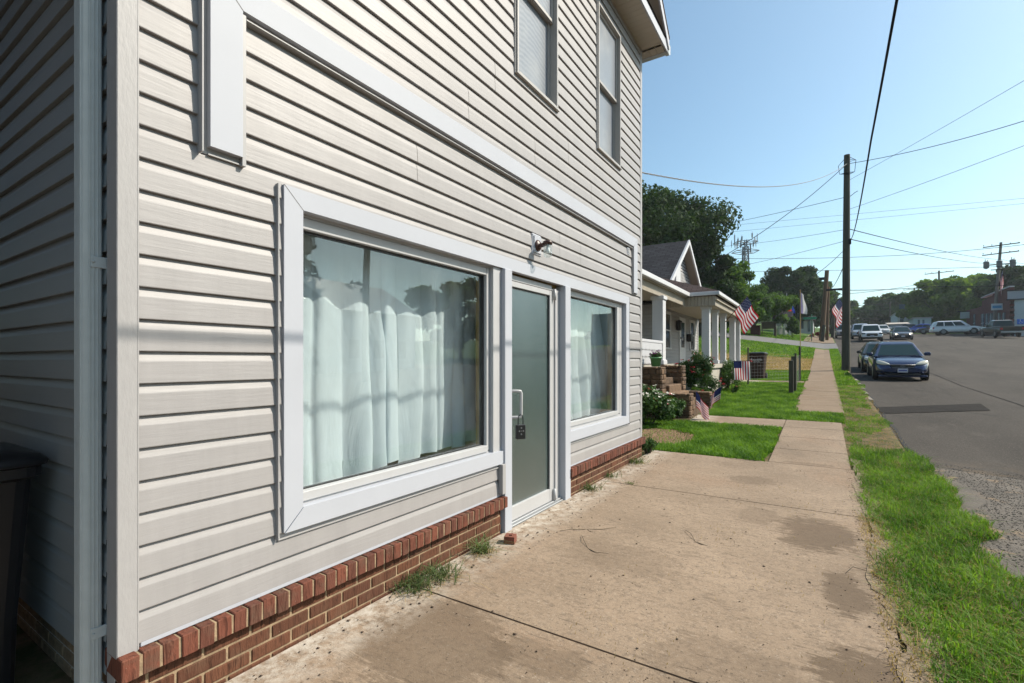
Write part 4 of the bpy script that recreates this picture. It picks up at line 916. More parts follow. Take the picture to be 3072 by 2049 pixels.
tag(chips('mulch_chips', mu_, .004, .018, pm('mulch_chip', (.30,.19,.11), .95, rnd=.6), rg, .3), kind='stuff')
tag(chips('gravel', gv, .0015, .011, M_gravel, rg), kind='stuff')
cb = scatter(.08, 2.58, 1.0, 7.4, 45, rg, lambda x, y: (rg.random(len(x)) < .35+.65*((np.sin(x*3.1+y*2)+np.sin(y*4-x)) > .6))); cb[:, 2] += .026
cb2 = scatter(1.7, 2.55, 7.5, 11.4, 35, rg); cb2[:,2] += .026; cb3 = scatter(.06, .4, .9, 7.2, 260, rg); cb3[:,2] += .026; cb4 = scatter(2.5,2.68,1.3,7.5,1500,rg); cb4[:,2] += .022
tw_ = scatter(1.1, 2.5, 1.4, 6.2, 260, rg, lambda x, y: rg.random(len(x)) < .12+.88*((np.sin(x*5+y*3)+np.sin(y*7-x*2)+.6*np.sin(x*13)) > .9)); tw_[:,2] += .0235
o_l = blades('dry_litter', tw_, .006, .03, .003, M_grass_dry, rg, 1); o_l.scale = (1,1,1); tag(o_l, kind='stuff')
cb5 = scatter(1.0, 2.55, 1.4, 6.6, 520, rg, lambda x, y: rg.random(len(x)) < .10+.9*((np.sin(x*4+y*3.3)+np.sin(y*6-x*3)+.6*np.sin(x*11+y*2)) > 1.0)); cb5[:,2] += .0235
tag(chips('fine_litter', cb5, .001, .0055, M_crumb, rg, .4), kind='stuff')
tag(chips('leaf_crumbs', np.concatenate([cb, cb2, cb3, cb4]), .0015, .011, M_crumb, rg, .35), kind='stuff')

# weeds along the brick foot
WG = 'weeds along the brick foot'
def weed(x, y, h, n, label, spread=.05, seed=1, dry=0):
    rng = np.random.default_rng(seed); t = thing('weed', label, 'weed', (x, y, G(x, y)+.02), WG)
    n = int(n*1.6); h = h*1.15
    p = np.stack([x+rng.normal(size=n)*spread*1.3, y+rng.normal(size=n)*spread*1.2, np.full(n, G(x, y)+.02)], 1); p[:,0] = np.maximum(p[:,0], .03)
    blades('leaf_blade', p, h*.25, h, .0055, M_weed, rng, 2.0, t)
    if dry: blades('dead_blade', p[:n//2]+np.array([.02,0,0]), h*.1, h*.4, .004, M_grass_dry, rng, 4.0, t)
weed(.13, 2.93, .22, 90, 'tall grassy weed beside the broken brick next to the door post', .03, 1, 1)
weed(.10, 2.25, .17, 120, 'spreading weed at the joint in the paving, nearer of the middle pair', .05, 2, 1)
weed(.13, 2.45, .16, 110, 'spreading weed with dry blades just past the paving joint', .05, 3, 1)
weed(.09, 4.98, .17, 70, 'upright grass tuft at the foot of the brick below the smaller window', .04, 4, 1)
weed(.08, 5.65, .14, 50, 'small grass tuft at the brick foot where the second paving joint starts', .04, 5)
weed(.10, 6.55, .19, 90, 'bushy grass tuft at the brick foot close to the far building corner', .05, 6, 1)
weed(.42, 5.46, .05, 30, 'tiny green weed growing in the second paving joint', .04, 7)
bush('bramble', 'dark scrubby plant filling the far corner of the brick foot', .05, 7.28, G(0,7.2), .17, .22, .36, M_leaf_bush, 31, per=160, clumps=10, size=.014)
# broken brick pieces
def fragment(x, y, rz_, lx, ly, lz, label, hole=False, tilt=0):
    t = local('brick_fragment', label, 'brick', 'loose pieces of red brick'); mb = MB(); z = 0
    if hole:
        pts = [(-lx/2,-ly/2),(lx/2,-ly/2),(lx/2,ly/2),(-lx/2,ly/2)]; c = [(.02*math.cos(R(45+90*k)-math.pi), .016*math.sin(R(45+90*k)-math.pi)) for k in range(4)]
        vs = [(p[0],p[1],0) for p in pts]+[(p[0]*.97,p[1]*.96,lz) for p in pts]+[(p[0],p[1],lz) for p in c]+[(p[0],p[1],.01) for p in c]
        mb.add(vs, [(0,1,5,4),(1,2,6,5),(2,3,7,6),(3,0,4,7),(4,5,9,8),(5,6,10,9),(6,7,11,10),(7,4,8,11),(8,9,13,12),(9,10,14,13),(10,11,15,14),(11,8,12,15),(12,13,14,15)])
    else:
        rr = random.Random(int(x*1000)); n = 7; ring = [(lx/2*(.75+.4*rr.random())*math.cos(6.28*k/n), ly/2*(.75+.4*rr.random())*math.sin(6.28*k/n)) for k in range(n)]
        vs = [(a, b, 0) for a, b in ring]+[(a*.8, b*.85, lz*(.7+.4*rr.random())) for a, b in ring]+[(0,0,lz)]
        mb.add(vs, [(k,(k+1)%n,n+(k+1)%n,n+k) for k in range(n)]+[(n+k,n+(k+1)%n,2*n) for k in range(n)])
    o = mb.build('chunk', M_newbrick, t); t.location = (x, y, G(x, y)+.024); t.rotation_euler = (0, tilt, rz_)
fragment(.20, 3.20, R(20), .085, .09, .055, 'broken cored brick lying by the weed beside the door post', True)
fragment(.40, 1.22, R(60), .09, .07, .05, 'jagged brick lump on the paving near the building corner, larger of two')
fragment(.36, 1.13, R(10), .07, .06, .035, 'smaller jagged brick lump on the paving near the building corner')
fragment(1.07, 1.62, 0, .02, .02, .012, 'tiny pebble sized brick crumb on the near paving slab')

# the building on the other side of the passage keeps the side wall in deep shade
NB = thing('passage_building', 'plain dark walled building closing the narrow side passage where the black bin stands', 'building', (-4, -3, 0))
mb = MB(); mb.box(-9, .2, -7, -.55, -.3, 6.6); mb.build('wall', pm('old_dark_brick', (.07,.05,.045), .9, var=(3,.2)), NB); mb = MB(); mb.bbox(-9.2,.4,-7.2,-.4,6.6,6.8,.02); mb.build('roof', M_shg_dark, NB)
def twig(label, pts):
    t = thing('twig', label, 'twig', (pts[0][0], pts[0][1], .03), 'dry twigs on the paving'); mb = MB(); P_ = [(x, y, G(x, y)+.03+.012*math.sin(i*2.0)) for i, (x, y) in enumerate(pts)]; mb.tube(P_, [.0022]*(len(P_)-1)+[.001], 5)
    m_ = P_[len(P_)//2]; mb.tube([m_, (m_[0]+.05, m_[1]-.04, m_[2]+.004), (m_[0]+.10, m_[1]-.03, m_[2]-.004)], .002, 5); mb.build('stem', M_bark, t)
twig('thin dry twig lying before the door threshold', [(.42,3.62),(.50,3.68),(.58,3.80),(.70,3.86),(.80,3.93)]); twig('hooked dry twig just in front of the straight one', [(.62,3.62),(.68,3.52),(.76,3.42),(.84,3.37),(.95,3.36)])
twig('small forked twig in the middle of the paving', [(1.30,4.2),(1.36,4.12),(1.42,4.0),(1.52,3.95)]); twig('curved dry stem at the grass edge of the paving', [(2.40,3.95),(2.44,4.05),(2.52,4.08),(2.58,3.98),(2.60,3.9)])
# ------------------------------------------------------------------ neighbour's house
HB = thing('porch_house', 'white sided cottage with a grey shingled gable and a columned front porch', 'house', (-2.3, 18.7, .5))
M_hs = pm('cottage_siding', (.32,.31,.31), .6, var=(2,.05)); M_hw = pm('cottage_white_paint', (.52,.52,.53), .5, var=(3,.04)); M_cream = pm('porch_ceiling', (.34,.30,.24), .7)
mb = MB(); fz = 1.35
siding(mb, 15.5, 21.8, fz, 3.6, lambda s,o,z: (-2.3+o*1.6, s, z), course=.115)
siding(mb, -9.0, -2.3, fz, 3.6, lambda s,o,z: (s, 15.5-o*1.6, z), course=.115)
siding(mb, -9.0, -2.3, .6, 3.6, lambda s,o,z: (s, 21.8+o*1.6, z), course=.115)
# gable triangle siding
z = 3.6; AP = 18.85
while z < 5.8:
    w0 = (5.96-z)/.72-.12
    if w0 > 0: mb.quad((-2.28,AP-w0,z), (-2.28,AP+w0,z), (-2.3,AP+max(w0-.16,0),z+.11), (-2.3,AP-max(w0-.16,0),z+.11))
    z += .115
mb.build('wall', M_hs, HB)
mb = MB(); mb.box(-9, -2.31, 15.52, 21.78, .2, 3.6); mb.box(-2.45,-2.31,AP-1,AP+1,3.6,4.8); mb.build('wall_core', M_inter, HB)
mb = MB(); mb.bbox(-2.33, -2.25, 15.44, 15.54, fz, 3.55, .005).cut(); mb.bbox(-2.33, -2.25, 21.76, 21.86, fz, 3.55, .005); mb.build('corner_board', M_hw, HB)
def roofplane(mb, a, b, c, d, th=.05):
    a, b, c, d = map(Vector, (a, b, c, d)); n = (b-a).cross(d-a).normalized()
    if n.z < 0: n = -n
    L1, L2 = (b-a).length, (d-a).length; lo = [p-n*th for p in (a, b, c, d)]
    uv = [(0,0),(L1,0),(L1,L2),(0,L2)]
    mb.add([a,b,c,d]+lo, [(0,1,2,3),(7,6,5,4),(0,4,5,1),(1,5,6,2),(2,6,7,3),(3,7,4,0)], 0, False, None, [uv]*6)
mb = MB(); k = .72
roofplane(mb, (-1.95,15.1,5.96-k*3.75), (-9.4,15.1,5.96-k*3.75), (-9.4,AP,5.96), (-1.95,AP,5.96))
roofplane(mb, (-1.95,22.3,5.96-k*3.45), (-9.4,22.3,5.96-k*3.45), (-9.4,AP,5.96), (-1.95,AP,5.96))
mb.build('gable_roof', M_shg_dark, HB)
mb = MB()
for (ya, za, yb, zb_) in ((15.1,5.96-k*3.75,AP,5.96),(22.3,5.96-k*3.45,AP,5.96)):
    mb.add([(x, yv, zv+dz) for x in (-1.99,-1.93) for (yv,zv) in ((ya,za),(yb,zb_)) for dz in (-.17,.012)], [(0,1,3,2),(4,6,7,5),(0,4,5,1),(2,3,7,6),(0,2,6,4),(1,5,7,3)])
mb.build('bargeboard', M_hw, HB)
mb = MB()
for (ya, za, yb, zb_) in ((15.1,5.96-k*3.75,AP,5.96),(22.3,5.96-k*3.45,AP,5.96)): mb.quad((-2.3,ya,za-.075),(-1.99,ya,za-.075),(-1.99,yb,zb_-.075),(-2.3,yb,zb_-.075))
mb.build('gable_soffit', M_cream, HB)
mb = MB(); mb.bbox(-2.3,-2.24,18.1,18.75,4.05,5.05,.01); o_ = mb.build('louvre', M_hw, HB)
# porch roofs, ceiling, fascia
mb = MB(); EZ = 3.5
roofplane(mb, (-.30,15.2,EZ), (-.30,21.9,EZ), (-2.4,21.0,4.25), (-2.4,16.2,4.25)); roofplane(mb, (-.30,15.2,EZ), (-2.4,15.2,EZ), (-2.4,16.2,4.25), (-2.4,16.2,4.25)); 
roofplane(mb, (-.30,21.9,EZ), (-2.4,21.9,EZ), (-2.4,21.0,4.25), (-2.4,21.0,4.25))
mb.cut(); roofplane(mb, (-1.15,8.6,EZ), (-1.15,15.19,EZ), (-6.0,15.19,4.4), (-6.0,8.6,4.4))
mb.build('porch_roof', M_shg_brown, HB)
mb = MB(); mb.box(-2.3, -.36, 15.25, 21.85, EZ-.26, EZ-.23).cut(); mb.box(-6, -1.2, 8.65, 15.24, EZ-.16, EZ-.13); mb.build('porch_ceiling', M_cream, HB)
mb = MB(); mb.bbox(-.36, -.28, 15.16, 21.95, EZ-.12, EZ-.01, .01); mb.bbox(-2.0, -.36, 15.14, 15.2, EZ-.12, EZ-.01, .01); mb.bbox(-1.2, -1.1, 8.6, 15.14, EZ-.13, EZ-.01, .01); mb.build('gutter', M_hw, HB)
mb = MB(); yv = 0
xx = -2.2
while xx < -.45: mb.bbox(xx, xx+.092, 15.26, 15.3, EZ-.42, EZ-.125, .008); xx += .1
yy = 15.3
while yy < 21.8: mb.bbox(-.46, -.42, yy, yy+.092, EZ-.42, EZ-.125, .008); yy += .1
yy = 8.7
while yy < 15.1: mb.bbox(-1.3, -1.26, yy, yy+.092, EZ-.40, EZ-.14, .008); yy += .1
xx = -2.2
while xx < -.5: mb.bbox(xx, xx+.092, 21.7, 21.74, EZ-.42, EZ-.125, .008); xx += .1
mb.build('frieze_board', M_cream, HB)
def pcol(x, y, zt, w=.15, zb=fz):
    mb = MB(); mb.bbox(x-w, x+w, y-w, y+w, zb, zt, .01); mb.bbox(x-w-.03, x+w+.03, y-w-.03, y+w+.03, zt-.10, zt-.0, .01); mb.bbox(x-w-.03, x+w+.03, y-w-.03, y+w+.03, zb, zb+.12, .01); mb.build('column', M_hw, HB)
pcol(-1.32, 12.65, 3.12, .14); pcol(-.72, 15.55, 3.1, .11); pcol(-.68, 16.75, 3.1, .09); pcol(-.68, 18.25, 3.1, .09); pcol(-.68, 20.3, 3.1, .10); pcol(-.68, 21.7, 3.1, .09); pcol(-1.32, 9.2, 3.12, .14)
mb = MB(); mb.box(-6, -1.22, 8.7, 15.3, 1.23, fz-.001); mb.box(-2.3, -.5, 15.3, 21.85, 1.23, fz); mb.build('porch_floor', M_conc_plain, HB)
mb = MB(); mb.box(-2.3, -.56, 15.5, 21.8, .2, 1.229); mb.build('porch_base', M_conc_plain, HB)
# scalloped railing panel
mb = MB(); mb.bbox(-1.27,-1.17,9.3,12.5,1.88,1.95,.01); mb.box(-1.25,-1.23,9.35,12.45,1.36,1.88)
for r_ in range(3):
    yy = 9.36+(r_ % 2)*.05
    while yy < 12.4:
        zt = 1.875-r_*.165; pts = [(yy,zt),(yy+.1,zt),(yy+.1,zt-.13)]+[(yy+.05+.05*math.cos(R(a)), zt-.13-.045*math.sin(R(a))) for a in (30,60,90,120,150)]+[(yy,zt-.13)]
        mb.prism(pts, 'x', -1.23, -1.215+.014*(3-r_)); yy += .105
mb.build('railing_panel', M_wood_shk, HB)
# door and windows of the porch wall
def hwin(y0, y1, z0_, z1, nm='window'):
    f = MB(); X = -2.3+.03
    f.bbox(X,X+.05,y0-.09,y0,z0_-.05,z1+.1,.005); f.bbox(X,X+.05,y1,y1+.09,z0_-.05,z1+.1,.005); f.bbox(X,X+.05,y0,y1,z1,z1+.1,.005); f.bbox(X,X+.07,y0-.1,y1+.1,z0_-.1,z0_-.05,.005); f.bbox(X,X+.045,y0,y1,(z0_+z1)/2-.02,(z0_+z1)/2+.02,.004); o = f.build(nm, M_hw, HB)
    g = MB(); g.box(X,X+.02,y0,y1,z0_-.05,z1); g.build('pane', M_petrol, o)
hwin(16.4,17.25,1.95,3.05); hwin(20.35,21.0,1.95,3.0)
f = MB(); X = -2.27; f.bbox(X,X+.04,18.6,19.5,fz,3.08,.005); d_ = f.build('front_door', M_hw, HB); g = MB(); g.box(X+.04,X+.045,18.8,19.3,1.95,2.9); g.build('pane', M_petrol, d_); g = MB(); g.lathe([(0,0),(.03,0),(.03,.05),(0,.06)], (X+.04,18.68,2.3),'x',10); g.build('handle', M_rubber, d_)
mb = MB(); mb.bbox(-2.25,-2.1,18.12,18.32,2.55,2.9,.03); mb.lathe([(0,2.95),(.1,2.9),(.12,2.86),(0,2.86)], (-2.17,18.22,0), 'z', 10); mb.build('porch_lamp', M_rubber, HB)
mb = MB(); mb.bbox(-2.25,-2.08,19.75,20.05,2.2,2.5,.02); mb.build('letter_box', M_rubber, HB)
# stone porch wall, stair piers and steps
def stones(mb, x0, x1, y0, y1, z0_, z1, s=.17):
    mb.box(x0+.03, x1-.03, y0+.03, y1-.03, z0_, z1-.03, 1)
    z = z0_
    while z < z1-.02:
        h = min(random.uniform(.8, 1.2)*s*.62, z1-z)
        if z1-z-h < .05: h = z1-z
        for (axis, a0, a1) in (('x', x0, x1), ('y', y0, y1)):
            a = a0
            while a < a1-.02:
                L = min(random.uniform(.7, 1.9)*s, a1-a)
                if a1-a-L < .06: L = a1-a
                for side in (0, 1):
                    j = random.uniform(0, .02); d = .09
                    if axis == 'x': y_ = (y0-j, y0+d) if side == 0 else (y1-d, y1+j); mb.bbox(a+.006, a+L-.006, y_[0], y_[1], z+.005, z+h-.005, .014, rnd=random.random())
                    else: x_ = (x0-j, x0+d) if side == 0 else (x1-d, x1+j); mb.bbox(x_[0], x_[1], a+.006, a+L-.006, z+.005, z+h-.005, .014, rnd=random.random())
                a += L
        z += h
    a = x0
    while a < x1-.02:       # cap stones
        L = min(random.uniform(.2, .4), x1-a)
        if x1-a-L < .08: L = x1-a
        mb.bbox(a+.004, a+L-.004, y0-.025, y1+.025, z1-.005, z1+.05+random.uniform(-.008,.008), .015, rnd=random.random()); a += L
ST = thing('stone_stairs', 'fieldstone porch steps between stepped brown stone cheek walls', 'stairs', (-.7, 11.8, .2))
mb = MB(); g0 = G(0, 12)-.1
stones(mb, -1.24, -.78, 10.95, 11.30, g0, 1.26); stones(mb, -.78, -.16, 10.95, 11.28, g0, .68); mb.build('cheek_wall', [M_stonec, M_mortar], ST)
mb = MB(); stones(mb, -1.24, -.68, 12.45, 12.78, g0, 1.28); stones(mb, -.68, -.04, 12.47, 12.78, g0, .64); mb.build('cheek_wall', [M_stonec, M_mortar], ST)
mb = MB()
for k in range(6): mb.bbox(-1.24, -.16-k*.18, 11.31, 12.44, g0, .40+k*.16, .015, rnd=random.random())
mb.build('tread', M_stonec, ST)
PW = thing('stone_porch_wall', 'low stone wall carrying the cottage porch beside the steps', 'wall', (-1.3, 10, .2))
mb = MB(); stones(mb, -1.6, -1.26, 8.75, 10.94, 0, 1.18); mb.cut(); stones(mb, -1.6, -1.26, 12.8, 15.2, .1, 1.18); mb.build('stonework', [M_stonec, M_mortar], PW)

# flower pot
P = thing('flower_pot', 'green plastic pot of purple petunias on top of the stone stair wall', 'plant pot', (-.95, 11.1, 1.31))
mb = MB(); mb.lathe([(0,1.315),(.095,1.315),(.125,1.50),(.135,1.50),(.135,1.53),(.12,1.53),(.115,1.5),(0,1.49)], (-.95,11.1,0), 'z', 20); mb.build('pot', pm('green_plastic', (.10,.27,.11), .45), P)
V, F, rn = leaves([(-.95,11.1,1.58),(-1.02,11.08,1.56),(-.88,11.12,1.57)], [.09,.08,.08], 140, .02, rg); npmesh('foliage', V, F, M_leaf_bush, rn, P)
mb = MB()
for k in range(16):
    p = Vector((-.95+random.uniform(-.14,.14), 11.05+random.uniform(-.1,.08), 1.60+random.uniform(-.02,.08)))
    mb.lathe([(.0,0),(.022,.012),(.026,.02)], p, 'z', 7)
mb.build('flower', M_purple, P)
# shrubs
bush('rose_bush', 'large dark rose bush with red blooms in front of the porch', -.72, 14.1, G(-.6,14.1), .80, .55, 1.62, M_leaf_bush, 21, per=380, clumps=26, size=.028, flowers=[(M_red, 26), (M_pink, 10)], fsize=.06)
bush('boxwood', 'rounded green shrub with no blooms beside the porch columns', -.30, 17.3, G(-.2,17.3), .66, .5, 1.15, leafmat('boxwood_leaves', (.03,.075,.015), (.10,.19,.045), .3, .35), 22, per=420, clumps=24, size=.024)
bush('white_flower_bush', 'leafy bush with pale leaf tips and pink blooms against the shop corner', -.75, 9.75, G(-.7,9.8), .62, .55, .95, M_leaf_bush, 23, per=260, clumps=22, size=.035, flowers=[(M_wpetal, 30), (M_red, 8), (M_pink, 4)], fsize=.055)
bush('zinnia_bed', 'low bright green flower clump with pink zinnias behind the lower stone wall', -.35, 13.2, G(-.3,13.2), .45, .3, .55, M_leaf_mid, 24, per=240, clumps=16, size=.03, flowers=[(M_red, 6), (M_pink, 4), (M_wpetal, 8)], fsize=.05)
bush('young_plant', 'small bushy plant at the foot of the garden flag stand', -.0, 16.3, G(0,16.3), .16, .14, .3, M_leaf_mid, 25, per=90, clumps=7, size=.022, flowers=[(M_pink, 4)], fsize=.04)
bush('front_shrub', 'dark green clump with red blooms growing from the stone stairs by the small flag', -.5, 10.55, G(-.5,10.6), .35, .3, .72, M_leaf_bush, 26, per=200, clumps=12, size=.03, flowers=[(M_red, 5), (M_pink, 3)], fsize=.05)

# ------------------------------------------------------------------ flags
def flag_cloth(mb, f, nx=26, ny=26, stars=True):
    """f(s,t)->point: s from hoist to fly, t from bottom to top. materials red, white, blue, star"""
    for i in range(nx):
        for j in range(ny):
            s0, s1, t0, t1 = i/nx, (i+1)/nx, j/ny, (j+1)/ny; st = int((t0+.001)*13)
            mi = 2 if (s0 < .399 and st >= 6) else (0 if st % 2 == 0 else 1)
            mb.add([f(s0,t0), f(s1,t0), f(s1,t1), f(s0,t1)], [(0,1,2,3)], mi, True)
    if stars:
        for r_ in range(9):
            for c in range(6 if r_ % 2 == 0 else 5):
                s = (.034+c*.066 if r_ % 2 == 0 else .067+c*.066); t = 6/13+(7/13)*(r_+.6)/9.2; a = .013; bq = .022
                c0 = Vector(f(s,t)); e1 = (Vector(f(s+.01,t))-c0); e2 = (Vector(f(s,t+.01))-c0); n = e1.cross(e2).normalized()*.004
                for sg in (1, -1): mb.add([c0+e1*(-a*100)+n*sg, c0+e2*(-bq*100)+n*sg, c0+e1*a*100+n*sg, c0+e2*bq*100+n*sg], [(0,1,2,3)], 3)
FM = [M_flagred, M_flagwhite, M_flagblue, M_star]
def pole_flag(label, base_, tip, h0, h1, fly, drop, group=None, pole_r=.012, wave=.05, polemat=None, cat='flag', seed=0):
    t = thing('flag', label, cat, base_, group); b = Vector(base_); e = Vector(tip); mb = MB(); mb.tube([b, e], pole_r, 8); mb.build('flagpole', polemat or M_polebrown, t)
    H0 = b.lerp(e, h0); H1 = b.lerp(e, h1); fv = Vector(drop).normalized()*fly; nrm = fv.cross(H1-H0).normalized()
    def f(s, q): return H0.lerp(H1, q)+fv*s+nrm*wave*math.sin(s*9+q*2.5+seed)*s**.5+Vector((0,0,-.12*fly*s*s*(1-q)))
    mb = MB(); flag_cloth(mb, f); mb.build('cloth', FM, t); return t
pole_flag('large stars and stripes flag flying from the porch column of the cottage', (-.66,18.2,2.72), (.14,17.9,3.62), .46, .98, .78, (.42,-.05,-.90), wave=.08)
def stick_flag(x, y, label, lean=0, h=.62, ang=0, seed=0):
    z = G(x, y); t = thing('small_flag', label, 'flag', (x, y, z), 'small flags beside the stone steps'); mb = MB(); mb.tube([(x,y,z-.02),(x+lean,y,z+h)], .005, 6); mb.lathe([(0,h+.02),(.01,h+.01),(.008,h),(0,h)], (x+lean,y,z), 'z', 8); mb.build('stick', M_polebrown, t)
    a = Vector((x+lean*.45, y, z+h*.42)); b = Vector((x+lean*.95, y, z+h*.96)); d = Vector((math.cos(ang), math.sin(ang), -.75)).normalized()*.38
    def f(s, q): return a.lerp(b, q)+d*s+Vector((.02*math.sin(s*7+seed), .03*math.sin(s*8+q*2+seed), -.08*s))
    mb = MB(); flag_cloth(mb, f, 14, 26, False); mb.build('cloth', FM, t)
stick_flag(-.03, 10.93, 'small stars and stripes flag on a stick in front of the nearer stair wall', -.02, .62, R(-25))
stick_flag(.12, 12.62, 'small stars and stripes flag on a stick past the end of the farther stair wall', .06, .58, R(200), 2)
GF = thing('garden_flag', 'garden flag with stars and stripes hanging from a black wire stand on the lawn', 'flag', (.2, 16.0, G(0,16.0)))
gz = G(0, 16.0); mb = MB(); mb.tube([(-.04,16.0,gz-.05),(-.04,16.0,gz+1.0),(-.02,16.0,gz+1.02),(.44,16.0,gz+1.02)], .007, 6); mb.tube([(-.04,16.0,gz+.02),(.10,16.0,gz+.02),(.10,16.0,gz-.05)], .006, 6); mb.build('stand', M_black, GF)
def f(s, q): return Vector((-.02+.44*s+.02*(1-q), 16.0+.03*math.sin(s*6+q*3), gz+.45+.56*q))
mb = MB()
for i in range(26):
    for j in range(16):
        s0, s1, t0, t1 = i/26, (i+1)/26, j/16, (j+1)/16; mi = 2 if (s0 < .5 and t0 > .62) else (0 if (i//2) % 2 else 1); mb.add([f(s0,t0), f(s1,t0), f(s1,t1), f(s0,t1)], [(0,1,2,3)], mi)
mb.build('cloth', FM, GF)
bush('bow', 'small red bow tied on the end of the garden flag stand', .44, 15.98, gz+.98, .04, .04, .1, M_red, 41, per=20, clumps=2, size=.03, cat='bow')

# ------------------------------------------------------------------ wire fence and posts
FE = thing('wire_fence', 'woven wire fence on dark posts running from the sidewalk to the house', 'fence', (1.45, 17, G(1.4,17)))
def fpost(x, y, h, r=.055, sq=False):
    z = G(x, y); mb = MB()
    if sq: mb.bbox(x-r, x+r, y-r, y+r, z-.1, z+h, .006)
    else: mb.tube([(x,y,z-.1),(x,y,z+h)], [r, r*.95], 10)
    mb.build('fence_post', M_polewood, FE)
fpost(1.46,16.7,1.0,.06,True); fpost(1.50,17.35,1.1,.07,True); fpost(1.5,18.5,1.15,.035); fpost(1.52,21.3,1.32,.04); fpost(.0,19.2,1.35,.03); fpost(-1.2,16.4,1.3,.035)
mb = MB()
def mesh_run(a, b, h=1.0, st=.12):
    a, b = Vector(a), Vector(b); L = (b-a).length; n = int(L/st)
    for k in range(n+1): p = a.lerp(b, k/n); z = G(p.x, p.y); mb.tube([(p.x,p.y,z+.03),(p.x,p.y,z+h)], .0016, 3, caps=False)
    for j in range(9):
        zz = .04+j*(h-.04)/8; mb.tube([(q.x, q.y, G(q.x, q.y)+zz) for q in [a.lerp(b, k/8) for k in range(9)]], .0016, 3, caps=False)
mesh_run((1.46,16.75,0), (1.52,21.3,0)); mesh_run((1.52,21.3,0), (-1.2,19.0,0)); 
mb.build('wire_mesh', M_metal, FE)

# ------------------------------------------------------------------ utility poles and cables
def wpt(u, v, y):
    """world point on the vertical plane at street distance y seen in that direction"""
    t = (u-1536)/1455; dx = t*math.cos(YAW)-math.sin(YAW); dy = t*math.sin(YAW)+math.cos(YAW); s = y/dy
    return (CAM[0]+dx*s, y, CAM[2]+(1082-v)/1455*s)
PY = 28.5; pbx, _, _ = wpt(2538, 1116, PY); ptx, _, ptz = wpt(2541, 465, PY); pgz = G(pbx, PY)
P1 = thing('utility_pole', 'tall dark wooden utility pole standing on the verge beside the blue car', 'utility pole', (pbx, PY, pgz))
mb = MB(); mb.tube([(pbx,PY,pgz-.3),(pbx+.01,PY,pgz+5),(ptx,PY,ptz)], [.185,.155,.125], 16); mb.build('pole', M_polewood, P1)
mb = MB()
def hang(p, q, sag, r, m=None, n=24): pts = [Vector(p).lerp(Vector(q), k/n)+Vector((0,0,-4*sag*(k/n)*(1-k/n))) for k in range(n+1)]; m.tube(pts, r, 6)
for k in range(3): mb.tube([(ptx+.12,PY-.05,ptz-.15-k*.1),(ptx+.35,PY-.1,ptz-.35),(ptx+.3,PY-.1,ptz-.9),(ptx+.1,PY-.15,ptz-1.0+k*.05),(ptx-.3,PY-.1,ptz-.9),(ptx-.35,PY-.1,ptz-.5),(ptx-.12,PY,ptz-.2)], .012, 5)
mb.build('jumper_wire', M_wire, P1)
mb = MB(); h7 = wpt(2549, 720, PY); mb.bbox(h7[0]-.08,h7[0]+.06,PY-.12,PY+.02,h7[2]-.22,h7[2]+.05,.02); mb.tube([(pbx+.1,PY,h7[2]),(h7[0]+.05,PY,h7[2])], .02, 6); mb.cut(); h5 = wpt(2573, 573, PY); mb.tube([(pbx+.1,PY,h5[2]-.25),(h5[0]-.1,PY,h5[2]-.05),(h5[0],PY,h5[2])], .014, 6); mb.build('bracket', M_wire, P1)
def cable(label, pts, r, group='overhead cables', mat=None, sag=None, name='cable', n=30):
    mb = MB(); P_ = []
    for a, b in zip(pts, pts[1:]):
        a, b = Vector(a), Vector(b); s = sag if sag is not None else 0
        P_ += [a.lerp(b, k/n)+Vector((0,0,-4*s*(k/n)*(1-k/n))) for k in range(n)]
    P_.append(Vector(pts[-1])); mb.tube(P_, r, 6); o = mb.build(name, mat or M_wire)
    return tag(o, label, 'cable', group)
# thick telephone cable sagging low over the sidewalk from behind the camera to the tall pole
pts = []
for k in range(60):
    yy = -14+(PY-.1+14)*k/59; zz = 4.62+.0042*(yy-3.5)**2 if yy > 3.5 else 4.62+.0030*(yy-3.5)**2
    dxx = np.interp(yy, [-14,5.45,9,PY], [.50,.546,.60,h7[0]-2.27]); 
    pts.append((2.27+float(dxx), yy, zz+(h7[2]-(4.62+.0042*(PY-3.5)**2))*max(0,(yy-9)/(PY-9))**1.0))
mb = MB(); mb.tube(pts, .0125, 8); tag(mb.build('cable', M_wire), 'thick black cable sagging low overhead and ending on the bracket of the tall pole', 'cable', 'overhead cables')
top = (ptx, PY-.1, ptz-.45)
tw = [(-.25, 7.12, 4.35), top]
mb = MB(); P_ = []
for k in range(161):
    t_ = k/160; c = Vector(tw[0]).lerp(Vector(tw[1]), t_)+Vector((0,0,-4*.62*t_*(1-t_))); P_.append(c)
for ph in (0, 2.1, 4.2):
    mb.tube([c+Vector((.008*math.cos(i*1.3+ph), 0, .008*math.sin(i*1.3+ph))) for i, c in enumerate(P_)], .0055, 5)
tag(mb.build('cable', M_wiregrey), 'pale twisted service cable swooping from the shop corner up to the tall pole', 'cable', 'overhead cables')
cable('black service cable falling from the tall pole to the cottage gable', [wpt(2087,815,20.8), (ptx-.05,PY-.1,ptz-.5)], .013, sag=.35)
cable('cable leaving the tall pole low to the left and passing behind the big tree', [wpt(1950,708,44), (pbx, PY, wpt(2545,590,PY)[2])], .012, sag=.2)
cable('thin wire from the middle of the tall pole to the light green tree', [wpt(2100,742,52), (pbx, PY, wpt(2540,688,PY)[2])], .010, sag=.2)
cable('thin wire from the lower clamp of the tall pole past the phone mast', [wpt(2080,820,52), (pbx, PY, wpt(2540,722,PY)[2])], .010, sag=.2)
cable('cable from the porch eave of the cottage to the distant left pole', [(-.35,20.8,3.75), wpt(2540,742,PY)], .011, sag=.55)
